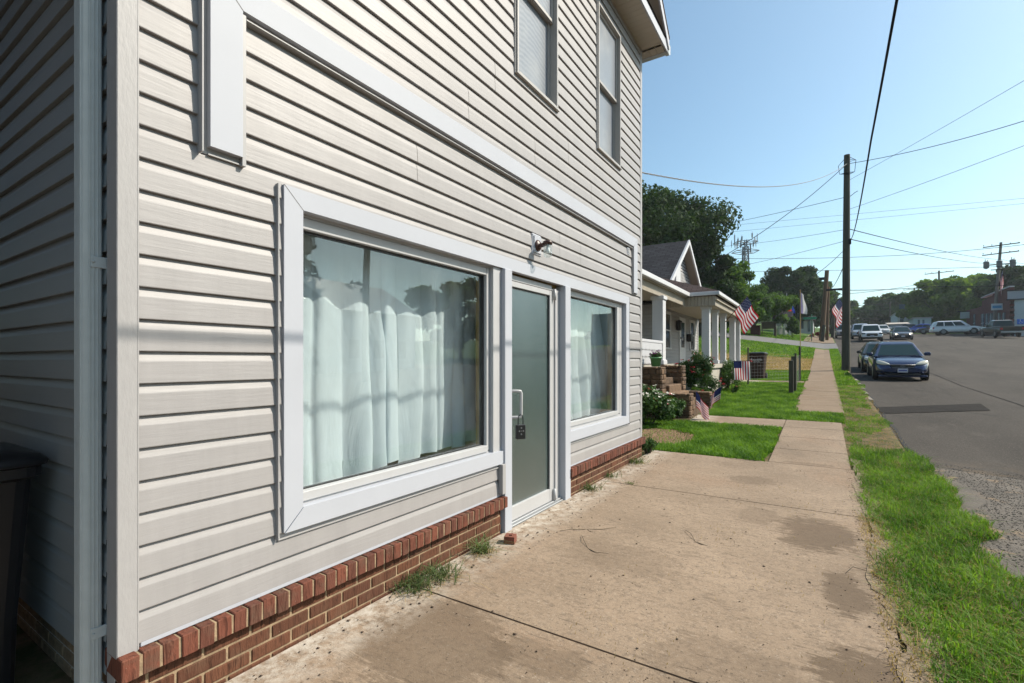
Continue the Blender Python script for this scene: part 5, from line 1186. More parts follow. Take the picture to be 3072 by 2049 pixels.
cable('wavy cable running from the tall pole top to beyond the right edge', [(ptx+.1,PY-.05,ptz-.45), (15.5, 21.5, 11.3)], .013, sag=.75)
cable('straight thin wire climbing from the tall pole to the upper right', [(pbx+.1, PY, wpt(2548,541,PY)[2]), (11.2, 14.5, 10.2)], .007, sag=.1)
cable('second straight thin wire climbing to the right from the pole middle', [(pbx+.1, PY, wpt(2548,628,PY)[2]), (12.5, 18.5, 9.1)], .008, sag=.15)
cable('faint long wire crossing the sky, upper of a pair', [wpt(2150,680,60), wpt(3200,583,60)], .012, sag=.0)
cable('faint long wire crossing the sky, lower of a pair', [wpt(2150,700,60), wpt(3200,598,60)], .012, sag=.0)
cable('grey wire from the tall pole down to the transformer pole, upper', [(pbx+.1, PY, wpt(2548,686,PY)[2]), wpt(3010,779,88), wpt(3150,790,80)], .018, sag=.3)
cable('grey wire from the tall pole down to the transformer pole, lower', [(pbx+.1, PY, wpt(2548,716,PY)[2]), wpt(2985,791,88)], .018, sag=.3)
cable('dark wire spanning the street just above the transformer pole crossarm', [wpt(2180,775,62), wpt(2700,766,62), wpt(3200,718,62)], .022, sag=.15)
cable('dark wire spanning the street at the height of the transformers', [wpt(2200,813,62), wpt(2480,811,62), wpt(3200,792,62)], .020, sag=.1)
cable('street light cable from the brown pole across to the right hand poles', [wpt(2486,870,66), wpt(2800,859,90), wpt(3100,850,86)], .04, sag=.2)
cable('guy wire between the brown pole and the tall pole', [wpt(2486,868,66), (pbx, PY+.1, wpt(2528,782,PY)[2])], .02, sag=.4)
cable('thin wire above the far trees from the brown pole', [wpt(2487,886,66), wpt(2830,836,120)], .03, sag=.4)
for i, (va, vb, w_) in enumerate(((912,905,.05),(922,926,.04),(950,949,.05),(957,953,.05))):
    cable(['upper far wire over the distant trees','second far wire over the distant trees','third far wire near the hilltop','lowest far wire near the hilltop'][i], [wpt(2490,va,120), wpt(2700,vb,150)], w_, sag=.5)

def crossarm_pole(label, u, vt, y, arms, base_v=None, r=.16, group='distant utility poles', lean=0, tr=False, mat=None, lamp=0):
    x, _, zt = wpt(u, vt, y); xb = x-lean; zb = G(xb, y); t = thing('utility_pole', label, 'utility pole', (xb, y, zb), group); mb = MB()
    mb.tube([(xb,y,zb-.2),(x,y,zt)], [r, r*.7], 10); mb.build('pole', mat or M_polewood, t)
    for (dz, w_) in arms:
        mb = MB(); cx = x+(xb-x)*dz/(zt-zb); mb.bbox(cx-w_, cx+w_, y-.22, y-.1, zt-dz-.06, zt-dz+.06, .01, M=Matrix.Translation((cx,y,zt-dz)) @ Matrix.Rotation(R(-3),4,'Y') @ Matrix.Translation((-cx,-y,-(zt-dz))))
        for s in (-.95,-.5,.5,.95): mb.lathe([(0,.06),(.05,.08),(.05,.2),(0,.22)], (cx+s*w_, y-.16, zt-dz), 'z', 6)
        mb.build('crossarm', M_polewood, t)
    if tr:
        for dx in (-1.3, -.05, 1.2):
            mb = MB(); cx = x+(xb-x)*2.9/(zt-zb)+dx; mb.lathe([(0,-.75),(.25,-.6),(.29,-.55),(.29,.15),(.33,.17),(.31,.22),(.2,.3),(0,.34)], (cx, y-.35, zt-2.7), 'z', 18); mb.tube([(cx-.1,y-.35,zt-2.4),(cx-.1,y-.35,zt-2.1)], .04, 5); mb.tube([(cx+.12,y-.35,zt-2.4),(cx+.12,y-.35,zt-2.2)], .04, 5); mb.build('transformer', pm('transformer_grey', (.16,.19,.21), .5), t)
        mb = MB(); mb.bbox(x-1.5,x+1.4,y-.2,y-.1,zt-2.95,zt-2.82,.01).cut(); mb.bbox(x-1.0,x+.6,y-.2,y-.1,zt-3.6,zt-3.5,.01); mb.build('bracket', M_polewood, t)
    if lamp:
        mb = MB(); zc = zt-lamp; mb.tube([(x,y,zc),(x-1.6,y,zc+.45),(x-2.4,y,zc+.42)], .04, 6); mb.lathe([(0,-.05),(.22,0),(.1,.12),(0,.14)], (x-2.5,y,zc+.38), 'z', 10); mb.build('street_lamp', M_metal, t)
    return t
crossarm_pole('utility pole with three transformers and two crossarms in front of the brick building', 3003, 727, 88, [(.4,1.75),(1.45,1.75)], r=.2, lean=.75, tr=True, mat=pm('grey_pole', (.16,.14,.12), .9))
crossarm_pole('utility pole with a single crossarm and street light in front of the right hand trees', 2817, 812, 120, [(.4,2.1)], r=.2, lamp=6.6)
crossarm_pole('utility pole with two crossarms behind the white building', 2743, 864, 165, [(.3,2.3),(2.2,2.3)], r=.25)
crossarm_pole('distant utility pole at the left edge of the round far tree', 2650, 903, 190, [(.4,2.2)], r=.25)
crossarm_pole('distant utility pole with a crossarm left of the far trees', 2633, 912, 215, [(.4,2.2),(3,1.8)], r=.25)
crossarm_pole('distant utility pole rising over the small conical tree', 2612, 922, 240, [(.4,2.2)], r=.28)
crossarm_pole('thin distant utility pole on the hilltop', 2580, 935, 270, [(.4,2.4)], r=.3)
crossarm_pole('farthest utility pole where the road meets the sky', 2571, 952, 330, [(.4,2.4),(3.6,2.4)], r=.3)
crossarm_pole('slim pole standing between the dark sedan and the far trees', 2670, 905, 140, [], r=.17)
# pair of brown poles and the stub at the side street corner
for (ub, vb, ut, vt, y, r, lab, nm) in ((2464,1016,2481,812,64,.27,'leaning brown utility pole at the side street corner, the thicker of the pair','utility_pole'), (2481,1016,2485,860,66,.17,'thin brown pole standing close behind the leaning pole','utility_pole'), (2466,1024,2472,975,62,.2,'short dark stub of a pole beside the leaning brown pole','pole_stub'), (2497,1000,2503,912,76,.2,'dark pole by the sidewalk below the far flag','utility_pole')):
    b_ = wpt(ub, vb, y); t_ = wpt(ut, vt, y); o = thing(nm, lab, 'pole', (b_[0], y, G(b_[0], y)), None); mb = MB(); mb.tube([(b_[0],y,G(b_[0],y)-.2), t_], [r, r*.75], 12); mb.build('pole', M_polebrown if 'brown' in lab and 'stub' not in lab else M_polewood, o)
    if 'thicker' in lab:
        mb = MB(); mb.bbox(t_[0]-.75,t_[0]-.15,y-.1,y+.1,t_[2]-1.0,t_[2]-.7,.03); mb.bbox(t_[0]-.1,t_[0]+2.0,y-.3,y-.15,wpt(2490,870,y)[2]-.12,wpt(2490,870,y)[2]+.1,.02); mb.build('bracket', M_wire, o)

# ------------------------------------------------------------------ vehicles
def rb_box(mb, x0, x1, y0, y1, z0_, z1, b, mi=0): mb.bbox(x0, x1, y0, y1, z0_, z1, b, mi)
def car(name, label, cat, paint, L, W, H, kind, loc, rz_, group=None, lights=True, plate=True, full=True):
    """x forward, built round its centre on the ground"""
    t = local(name, label, cat, group); hw = W/2; paintm = paint
    if kind == 'sedan':
        belt = H*.62; hood = H*.60; prof = [(-L/2,.42,.52,.84*hw),(-L/2+.05,.30,.66,.93*hw),(-L/2+.35,.24,belt*1.05,hw*.98),(-L*.28,.22,belt*1.06,hw),(-L*.05,.20,belt*1.03,hw),(L*.17,.20,belt*1.0,hw),(L*.27,.22,hood*.98,hw*.99),(L/2-.45,.24,hood*.90,hw*.96),(L/2-.12,.26,hood*.76,hw*.88),(L/2,.34,.50,hw*.72)]
        cab = dict(b0=-L*.42, b1=L*.235, r0=-L*.235, r1=L*.045, zb=belt*.99, zr=H, wb=hw*.93, wr=hw*.66)
    elif kind == 'suv':
        belt = H*.60; hood = H*.60; prof = [(-L/2,.45,.7,.9*hw),(-L/2+.04,.36,belt,.96*hw),(-L/2+.4,.32,belt*1.0,hw),(-L*.1,.30,belt,hw),(L*.2,.30,belt*.99,hw),(L*.3,.32,hood*.98,hw*.98),(L/2-.35,.33,hood*.93,hw*.96),(L/2-.08,.36,hood*.80,hw*.9),(L/2,.42,.62,hw*.8)]
        cab = dict(b0=-L*.485, b1=L*.25, r0=-L*.42, r1=L*.10, zb=belt*.99, zr=H, wb=hw*.95, wr=hw*.76)
    else:
        belt = H*.60; hood = H*.62; prof = [(-L/2,.55,.9,.93*hw),(-L/2+.03,.48,belt*.98,.97*hw),(-L*.1,.42,belt*.99,hw),(L*.15,.42,belt,hw),(L*.26,.44,hood*.98,hw*.99),(L/2-.25,.46,hood*.95,hw*.97),(L/2-.05,.46,hood*.82,hw*.93),(L/2,.5,.7,hw*.86)]
        cab = dict(b0=-L*.12, b1=L*.22, r0=-L*.09, r1=L*.08, zb=belt*.99, zr=H, wb=hw*.94, wr=hw*.74)
    mb = MB(); rings = []
    for (x, zl, zt, w_) in prof:
        m_ = (zl+zt)/2; rings.append([(x,-w_*.86,zl),(x,-w_*.985,zl+.06),(x,-w_,m_),(x,-w_*.965,zt-.07),(x,-w_*.88,zt-.012),(x,-w_*.45,zt+.022),(x,w_*.45,zt+.022),(x,w_*.88,zt-.012),(x,w_*.965,zt-.07),(x,w_,m_),(x,w_*.985,zl+.06),(x,w_*.86,zl)])
    n = 12; vs = [p for r in rings for p in r]; fs = [(i*n+k, i*n+(k+1)%n, (i+1)*n+(k+1)%n, (i+1)*n+k) for i in range(len(rings)-1) for k in range(n)]
    mb.add(vs, fs, 0, True); mb.add(rings[0], [tuple(range(n))], 0, True); mb.add(rings[-1], [tuple(range(n))[::-1]], 0, True)
    mb.build('body', paintm, t, sub=1)
    # greenhouse
    c = cab; B0 = [(c['b1'],-c['wb'],c['zb']),(c['b1'],c['wb'],c['zb']),(c['b0'],c['wb'],c['zb']),(c['b0'],-c['wb'],c['zb'])]
    T0 = [(c['r1'],-c['wr'],c['zr']-.075),(c['r1'],c['wr'],c['zr']-.075),(c['r0'],c['wr'],c['zr']-.085),(c['r0'],-c['wr'],c['zr']-.085)]
    mb = MB(); mb.add(B0+T0, [(0,1,5,4),(1,2,6,5),(2,3,7,6),(3,0,4,7)]); mid = (c['r0']+c['r1'])/2
    T1 = [(c['r1']-.2,-c['wr']+.16,c['zr']),(c['r1']-.2,c['wr']-.16,c['zr']),(c['r0']+.2,c['wr']-.16,c['zr']-.005),(c['r0']+.2,-c['wr']+.16,c['zr']-.005)]
    mb.add(T0+T1, [(0,1,5,4),(1,2,6,5),(2,3,7,6),(3,0,4,7),(4,5,6,7)]); mb.build('cabin', paintm, t, bevel=.035)
    def inset(a, b, c_, d, fl, fr, fb, ft, off):
        a, b, c_, d = map(Vector, (a, b, c_, d)); nn_ = (b-a).cross(d-a).normalized()
        def P(s, q): return (a.lerp(b, s)).lerp(d.lerp(c_, s), q)+nn_*off
        return [P(fl, fb), P(1-fr, fb), P(1-fr, 1-ft), P(fl, 1-ft)]
    def pane(nm, q):
        m_ = MB(); ctr = sum((Vector(p) for p in q), Vector())/4; nn_ = (q[1]-q[0]).cross(q[3]-q[0]).normalized()
        m_.add(list(q)+[p-nn_*.012 for p in q], [(0,1,2,3),(0,4,5,1),(1,5,6,2),(2,6,7,3),(3,7,4,0)]); return m_.build(nm, M_carglass, t)
    pane('windscreen', inset(B0[0],B0[1],T0[1],T0[0],.075,.075,.06,.10,.012)); pane('rear_window', inset(B0[2],B0[3],T0[3],T0[2],.09,.09,.12,.08,.012))
    for (a, b, c2, d) in ((B0[1],B0[2],T0[2],T0[1]), (B0[3],B0[0],T0[0],T0[3])):
        first = a == B0[1]; segs = ((.10,.47),(.50,.90)) if kind != 'suv' else ((.12,.40),(.43,.70),(.73,.95))
        if not first: segs = [(1-q, 1-p) for p, q in segs]
        for (p, q) in segs: pane('side_window', inset(a,b,c2,d,p,1-q,.08,.10,.008))
    if kind == 'pickup':
        mb = MB(); mb.box(-L/2+.1, c['b0']-.06, -hw*.82, hw*.82, belt-.02, belt+.032); mb.build('bed_liner', M_rubber, t)
        mb = MB(); mb.bbox(-L/2+.0, c['b0']-.02, -hw*.97, -hw*.82, belt-.1, belt+.05, .02); mb.bbox(-L/2+.0, c['b0']-.02, hw*.82, hw*.97, belt-.1, belt+.05, .02); mb.bbox(-L/2-.01, -L/2+.08, -hw*.95, hw*.95, .62, belt+.05, .02); mb.build('bed_side', paintm, t)
        mb = MB(); mb.bbox(-L/2-.14, -L/2+.02, -hw*.94, hw*.94, .48, .66, .03); mb.build('rear_bumper', M_metal, t)
    wr = .32 if kind == 'sedan' else .37; wx = (L*.30, -L*.29) if kind != 'pickup' else (L*.32, -L*.28)
    for x in wx:
        for s in (-1, 1):
            mb = MB(); pr = [(0,-.09),(wr-.02,-.11),(wr,-.085),(wr,.085),(wr-.02,.11),(0,.09)]; y = s*(hw-.10)
            mb.lathe(pr, (x, y, wr), 'y', 22); w_ = mb.build('wheel', M_tyre, t)
            mb = MB(); yo = y+s*.105; mb.lathe([(0,0),(.05,s*.012),(wr*.6,s*.004),(wr*.66,0)], (x, yo, wr), 'y', 20); mb.build('rim', M_rim, w_)
            mb = MB(); mb.lathe([(0,s*(-.0)),(wr+.06,s*(-.0)),(wr+.06,s*.004),(0,s*.004)], (x, s*(hw-.028), wr+.02), 'y', 24)
            mb.lathe([(wr+.055,s*.0),(wr+.085,s*.004),(wr+.06,-s*.08)], (x, s*(hw-.02), wr+.02), 'y', 24); mb.build('wheel_arch', M_rubber, t)
    fx = L/2
    if kind == 'sedan':
        for s in (-1, 1):
            mb = MB(); o3 = [(fx-.075,s*hw*.42,hood*.66),(fx-.12,s*hw*.40,hood*.74),(fx-.42,s*hw*.86,hood*.93),(fx-.40,s*hw*.945,hood*.80),(fx-.22,s*hw*.86,hood*.68)]
            vs = [Vector(p) for p in o3]; outv = [v+Vector((.075,s*.03,.012)) for v in vs]; cen = sum(outv, Vector())/5+Vector((.03,s*.01,.01)); mb.add(vs+outv+[cen], [(k,(k+1)%5,5+(k+1)%5,5+k) for k in range(5)]+[(5+k,5+(k+1)%5,10) for k in range(5)], 0, True); mb.build('headlight', M_headlight, t, sub=1)
        mb = MB(); mb.prism([(-.32,hood*.585),(.32,hood*.585),(.38,hood*.70),(-.38,hood*.70)], 'x', fx-.16, fx+.004); g_ = mb.build('grille', M_rubber, t)
        mb = MB(); zc0, zc1 = hood*.585, hood*.70; mb.tube([(fx+.008,-.32,zc0),(fx+.008,.32,zc0),(fx+.004,.38,zc1),(fx+.004,-.38,zc1),(fx+.008,-.32,zc0)], .011, 6)
        if full: mb.tube([(fx+.012,.075*math.cos(a*.524),hood*.643+.035*math.sin(a*.524)) for a in range(13)], .008, 6); mb.tube([(fx+.014,.03*math.cos(a*.524),hood*.643+.03*math.sin(a*.524)) for a in range(13)], .006, 6)
        mb.build('chrome_trim', M_rim, g_)
        mb = MB(); mb.bbox(fx-.12, fx+.008, -hw*.62, hw*.62, .22, .30, .02); mb.build('lower_intake', M_rubber, t)
        mb = MB(); mb.bbox(fx-.3, fx-.02, -hw*.86, hw*.86, .16, .23, .02); mb.build('front_lip', paintm, t)
    else:
        for s in (-1, 1):
            mb = MB(); mb.bbox(fx-.22, fx-.015, min(s*hw*.60, s*hw*.93), max(s*hw*.60, s*hw*.93), hood*.72, hood*.84, .02); mb.build('headlight', M_headlight if kind != 'pickup' else M_carglass, t)
            mb = MB(); mb.bbox(-fx-.012, -fx+.12, min(s*hw*.74, s*hw*.97), max(s*hw*.74, s*hw*.97), belt*.72, belt*.92, .02); mb.build('tail_light', M_tail, t)
        mb = MB(); hg = [(-.42,hood*.52),(.42,hood*.52),(.52,hood*.64),(.42,hood*.80),(-.42,hood*.80),(-.52,hood*.64)]; mb.prism(hg, 'x', fx-.1, fx+.012); g_ = mb.build('grille', M_rubber, t)
        mb = MB(); mb.tube([(fx+.014,p[0],p[1]) for p in hg+[hg[0]]], .018, 6); mb.build('grille_frame', paintm, g_)
        mb = MB(); mb.bbox(fx-.1, fx+.02, -hw*.9, hw*.9, .36, .50, .03); mb.build('lower_bumper', M_rubber, t)
        mb = MB(); mb.bbox(fx-.1, fx+.035, -hw*.86, hw*.86, .505, .60, .03); mb.build('front_bumper', paintm, t)
    if plate:
        mb = MB(); zc = .335 if kind == 'sedan' else .55; mb.bbox(fx+.0, fx+.045, -.155, .155, zc-.0, zc+.15, .004); pl = mb.build('number_plate', M_plate, t)
        if full: mb = MB(); mb.box(fx+.0455, fx+.047, -.13, .13, zc+.05, zc+.10); mb.build('plate_print', pm('plate_blue', (.06,.08,.3), .5), pl)
    for s in (-1, 1):
        mb = MB(); mx = cab['b1']-.28; z = cab['zb']+.08; mb.bbox(mx-.05, mx+.06, min(s*(hw-.04), s*(hw+.17)), max(s*(hw-.04), s*(hw+.17)), z-.07, z+.07, .03); mb.build('wing_mirror', paintm, t)
    mb = MB(); mb.bbox(-L/2+.3, L/2-.3, -hw*.8, hw*.8, .17 if kind == 'sedan' else .3, .40, .02); mb.build('underbody', M_rubber, t)
    if kind == 'sedan' and full:
        mb = MB(); mb.tube([(cab['b1']+.02,-.5,cab['zb']+.02),(cab['b1']-.03,.05,cab['zb']+.035)], .008, 5); mb.tube([(cab['b1']+.02,.05,cab['zb']+.02),(cab['b1']-.05,.6,cab['zb']+.04)], .008, 5); mb.build('wiper', M_rubber, t)
    sl_ = (G(loc[0], loc[1]+2)-G(loc[0], loc[1]-2))/4
    t.location = loc; fwd = Vector((math.cos(rz_), math.sin(rz_))); pitch = -math.atan(sl_*fwd.y); roll = math.atan(sl_*fwd.x*-1)*-1
    M_ = Matrix.Rotation(rz_, 4, 'Z') @ Matrix.Rotation(pitch, 4, 'Y') @ Matrix.Rotation(-math.atan(sl_*math.cos(rz_+math.pi/2-math.pi/2))*0, 4, 'X')
    e = M_.to_euler(); t.rotation_euler = e
    return t
def paint(nm, c, rough=.3, metal=.2): return pm(nm, c, rough, metal=metal, coat=.8, spec=.5, var=(1.5,.05))
M_carglass = pm('car_glass', (.010,.030,.034), .08, spec=.22); M_headlight = pm('headlight_lens', (.55,.52,.42), .15, spec=.6, coat=.5); M_tail = pm('tail_lens', (.4,.02,.03), .2, coat=.5); M_plate = pm('plate_white', (.5,.5,.55), .5)
def road_z(x, y): return G(x, y)-.11+.008
def park(u, y, **k): pass
CG = 'cars parked along the kerb'
car('parked_car', 'dark blue sedan parked at the kerb facing the camera with cloudy yellowed headlights', 'car', paint('metallic_blue', (.008,.024,.085), .25, .4), 4.45, 1.72, 1.50, 'sedan', (4.82, 25.9, road_z(4.82,25.9)), R(-90), CG)
car('parked_car', 'black sedan parked directly behind the dark blue sedan', 'car', paint('black_paint', (.012,.013,.016)), 4.5, 1.72, 1.42, 'sedan', (4.72, 31.0, road_z(4.72,31.0)), R(-90), CG, full=False)
car('parked_pickup', 'white pickup truck with a black grille parked facing the camera just past the tall pole', 'pickup truck', paint('white_paint', (.62,.63,.66), .3, 0), 5.3, 1.92, 1.80, 'pickup', (6.55, 65.5, road_z(6.55,65.5)), R(-90), CG)
car('parked_suv', 'silver suv parked behind the white pickup', 'suv', paint('silver_paint', (.32,.36,.42)), 4.8, 1.9, 1.85, 'suv', (6.1, 73.5, road_z(6.1,73.5)), R(-90), CG, full=False)
car('parked_suv', 'grey off road car at the left of the tall pole with a dark roof', 'suv', paint('grey_paint', (.2,.21,.23)), 4.3, 1.85, 1.85, 'suv', (4.55, 78.5, road_z(4.55,78.5)), R(-90), CG, full=False)
ds_ = car('moving_car', 'dark navy sedan driving towards the camera with its headlights on', 'car', paint('navy_paint', (.022,.025,.04)), 4.5, 1.76, 1.45, 'sedan', (9.5, 68.5, road_z(9.5,68.5)), R(-91), full=False)
def emis(nm, c, s):
    m, t, p = base(nm); p.inputs['Emission Color'].default_value = c+(1,); p.inputs['Emission Strength'].default_value = s; return m
mb = MB()
for s in (-1, 1): mb.lathe([(0,.0),(.07,.0),(.0,.02)], (2.17, s*.58, .64), 'x', 12)
mb.build('lit_lamp', emis('lit_headlamp', (1,.85,.6), 4), ds_)
car('distant_car', 'far white car up the road beyond the white pickup', 'car', paint('white_paint2', (.6,.6,.6), .3, 0), 4.5, 1.8, 1.5, 'sedan', (10.1, 96, road_z(10.1,96)), R(-90), full=False)
LG = 'vehicles parked in the lot across the street'
car('parked_suv', 'long white suv parked across the lot showing its side', 'suv', paint('pearl_white', (.58,.60,.62), .3, 0), 5.2, 2.0, 1.85, 'suv', (17.3, 87.5, G(17.3,87.5)+.01), R(6), LG)
car('parked_pickup', 'black pickup truck parked with its tailgate towards the road by the white block wall', 'pickup truck', paint('black_truck', (.004,.005,.005), .45), 5.6, 2.0, 1.88, 'pickup', (18.9, 75, G(18.9,75)+.01), R(96), LG)
car('parked_car', 'bright blue car parked left of the long white suv', 'car', paint('bright_blue', (.02,.07,.42)), 4.5, 1.8, 1.45, 'sedan', (15.3, 100, G(15.3,100)+.01), R(160), LG, full=False)
car('parked_car', 'black hatchback parked between the bright blue car and the white suv', 'car', paint('black_paint3', (.02,.022,.024)), 4.4, 1.8, 1.5, 'sedan', (16.3, 95, G(16.3,95)+.01), R(170), LG, full=False)
car('parked_car', 'dark sedan half hidden behind the navy sedan at the lot edge', 'car', paint('charcoal', (.03,.03,.035)), 4.5, 1.8, 1.45, 'sedan', (14.0, 104, G(14.0,104)+.01), R(165), LG, full=False)

# ------------------------------------------------------------------ buildings across the street
M_rb = pm('dark_red_brick', (.10,.022,.017), .9, var=(2,.15), bmp=(40,.4,.01)); M_blk = pm('painted_block', (.38,.40,.42), .8, var=(1,.06)); M_gl = pm('shop_glass_far', (.05,.09,.12), .15, spec=.6)
BR = thing('brick_building', 'dark red brick commercial building with stepped parapet beside the transformer pole', 'building', (24, 96, G(24,96)))
bx = 21.8; by0, by1 = 84.3, 106; gz1 = G(22, 84)-1.0
mb = MB(); mb.prism([(by0,gz1),(by1,gz1),(by1,G(22,by1)+3.6),(97,G(22,97)+3.9),(97,10.15),(91.5,10.35),(91.5,10.5),(by0,10.75)], 'x', bx, bx+.4)
mb.box(bx+.4, 34, by0+.4, by1, gz1, 9.6); mb.build('wall', M_rb, BR)
mb = MB(); mb.box(bx+.02, 34, by0, by0+.35, gz1, 10.1)
mb.build('side_wall', M_blk, BR)
mb = MB()
for k in range(9):
    z = G(22,84)+.5+k*.62; mb.bbox(bx-.02, bx+.42, by0-.03, by0+.02, z, z+.32, .01)
mb.build('quoin', M_rb, BR)
mb = MB(); mb.bbox(bx-.12, bx+.42, by0-.05, 97, 10.6, 10.75, .02); mb.build('coping', M_blk, BR)
for (a, b) in ((86,87.2),(88,89.2),(91.5,93),(93.6,95.1),(95.7,97.2),(100.5,101.6)):
    z = G(22,a); mb = MB(); mb.bbox(bx-.04, bx+.01, a, b, z+.3, z+2.9, .01); w_ = mb.build('window', M_gl, BR)
    mb = MB(); mb.box(bx-.06,bx-.041,a,b,z+1.5,z+1.58); mb.box(bx-.06,bx-.041,(a+b)/2-.04,(a+b)/2+.04,z+.3,z+2.9); mb.build('mullion', M_blk, w_)
SG = thing('hanging_sign', 'white and blue projecting sign on the brick building next to the transformer pole', 'sign', (bx-.6, 86.6, 8))
sx, _, sz = wpt(2998, 922, 88); mb = MB(); mb.bbox(bx-1.1, bx-.02, 87.0, 87.08, sz-.42, sz+.42, .02); mb.build('panel', pm('sign_white', (.5,.55,.58), .5), SG); mb = MB(); mb.box(bx-1.0,bx-.12,86.98,86.999,sz-.18,sz+.18); mb.build('blue_band', pm('sign_blue', (.05,.25,.45), .5), SG)
S2 = thing('hanging_sign', 'pale square sign hanging at the far end of the brick building', 'sign', (bx-.8, 104, 8))
_, _, sz2 = wpt(2896, 946, 103); mb = MB(); mb.bbox(bx-1.3, bx-.2, 102.9, 103, sz2-.5, sz2+.5, .02); mb.build('panel', pm('sign_pale', (.3,.36,.33), .6), S2); mb = MB(); mb.tube([(bx-1.6,102.95,sz2+.62),(bx,102.95,sz2+.62)], .05, 6); mb.build('arm', M_wire, S2)
AC = thing('window_unit', 'grey box with dark frame mounted high on the pale block wall', 'vent', (bx+1.2, by0, 8)); ax, _, az = wpt(3047, 885, by0); mb = MB(); mb.bbox(ax-.75, ax+.75, by0-.12, by0-.01, az-.5, az+.5, .02); mb.build('panel', pm('vent_grey', (.28,.28,.32), .6), AC); mb = MB(); mb.bbox(ax-.85,ax+.85,by0-.2,by0-.02,az+.5,az+.62,.01); mb.bbox(ax-.85,ax+.85,by0-.2,by0-.02,az-.62,az-.5,.01); mb.build('frame', M_wire, AC)
HS = thing('parking_sign', 'small blue accessible parking sign on the pale block wall', 'sign', (bx+2.6, by0, 5)); hx, _, hz = wpt(3061, 965, by0); mb = MB(); mb.bbox(hx-.3, hx+.3, by0-.06, by0-.01, hz-.32, hz+.32, .01); mb.build('plate', pm('access_blue', (.02,.12,.5), .5), HS)
mb = MB(); mb.lathe([(0,0),(.05,0),(.05,-.01),(0,-.01)], (hx-.02,by0-.062,hz+.2), 'y', 10); mb.tube([(hx-.02,by0-.07,hz+.14),(hx,by0-.07,hz-.02),(hx+.12,by0-.07,hz-.02),(hx+.17,by0-.07,hz-.17)], .018, 5); mb.tube([(hx+.1*math.cos(R(a))-.02,by0-.07,hz-.1+.12*math.sin(R(a))) for a in range(120,370,25)], .014, 5); mb.build('wheelchair_symbol', pm('symbol_white', (.7,.7,.72), .5), HS)
def simple_building(name, label, u0, u1, vt, y, depth, mat, roofm=None, gable=0, z_base=None, wins=()):
    x0, _, zt = wpt(u0, vt, y); x1, _, _ = wpt(u1, vt, y); gz_ = G((x0+x1)/2, y)-.6; t = thing(name, label, 'building', ((x0+x1)/2, y, gz_)); mb = MB(); mb.box(x0, x1, y, y+depth, gz_, zt); mb.build('wall', mat, t)
    mb = MB()
    if gable: mb.prism([(y-.3,zt-.05),(y+depth+.3,zt-.05),(y+depth/2,zt+gable)], 'x', x0-.3, x1+.3)
    else: mb.bbox(x0-.15, x1+.15, y-.15, y+depth+.15, zt, zt+.2, .03)
    mb.build('roof', roofm or M_shg_dark, t)
    for (fu, fw, fz0, fz1) in wins:
        mb = MB(); a = x0+(x1-x0)*fu; b = a+(x1-x0)*fw; mb.bbox(a, b, y-.06, y+.01, gz_+.6+fz0, gz_+.6+fz1, .01); mb.build('window', M_gl, t)
    return t
M_pw = pm('pale_render', (.42,.45,.46), .8, var=(.6,.06)); M_pr = pm('pale_roofing', (.36,.33,.29), .8, var=(2,.1))
simple_building('white_building', 'two storey white building with a dark upper band behind the lot', 2692, 2746, 938, 128, 12, M_pw, M_pr, 0, wins=((.15,.2,1,2.6),(.6,.2,1,2.6),(.1,.8,4.6,5.6)))
simple_building('white_shed', 'low white shed with a pale flat roof left of the navy sedan', 2668, 2724, 972, 104, 6, pm('shed_blue_white', (.33,.38,.42), .8), M_pr, .4)
simple_building('annex_building', 'single storey pale annex behind the parked dark cars', 2740, 2794, 956, 112, 9, pm('annex_paint', (.40,.46,.46), .8), M_pr, .0, wins=((.25,.12,.9,2.2),(.5,.12,.9,2.2)))
simple_building('corner_house', 'white porch house behind the green street sign', 2398, 2440, 962, 92, 6, M_hw, M_shg_dark, .9, wins=((.1,.2,.8,2.4),(.6,.2,.3,2.4)))
simple_building('distant_house', 'small white house among the far trees with a grey gable', 2640, 2656, 955, 175, 8, M_pw, M_shg_dark, 1.5)

# white lattice pergola with vine on the left slope
PG = thing('lattice_porch', 'white lattice garden porch with railing on the grassy slope', 'porch', (wpt(2335,1000,68)[0], 68, 5))
xa, _, za = wpt(2322, 1005, 68); xb, _, _ = wpt(2368, 1005, 68); _, _, zt = wpt(2340, 955, 68)
gzp = G((xa+xb)/2, 68)
mb = MB()
for k in range(4): x = xa+(xb-xa)*k/3; mb.bbox(x-.06, x+.06, 67.9, 68.02, gzp, zt, .01); mb.bbox(x-.06, x+.06, 70.9, 71.02, gzp, zt, .01)
mb.bbox(xa-.1, xb+.1, 67.85, 68.05, zt-.1, zt+.08, .01); mb.bbox(xa-.1, xb+.1, 67.88, 68.0, gzp+.9, gzp+.98, .01); mb.bbox(xa-.1, xb+.1, 67.88, 68.0, gzp+.15, gzp+.22, .01); mb.build('frame', M_hw, PG)
mb = MB(); n = 18
for k in range(-6, n):
    for sgn in (1, -1):
        a = xa+(xb-xa)*k/n; z0_, z1_ = gzp+.2, gzp+.95; b = a+sgn*.75
        if xa <= min(a, b) and max(a, b) <= xb: mb.tube([(a,67.93,z0_),(b,67.93,z1_)], .018, 4)
for k in range(12): x = xa+(xb-xa)*(k+.5)/36; mb.tube([(x,67.93,gzp+1),(x,67.93,zt)], .015, 4)
mb.build('lattice', M_hw, PG)
mb = MB(); mb.prism([(67.6,zt+.08),(71.4,zt+.08),(69.5,zt+.95)], 'x', xa-.3, xb+.3); mb.build('roof', M_shg_dark, PG)
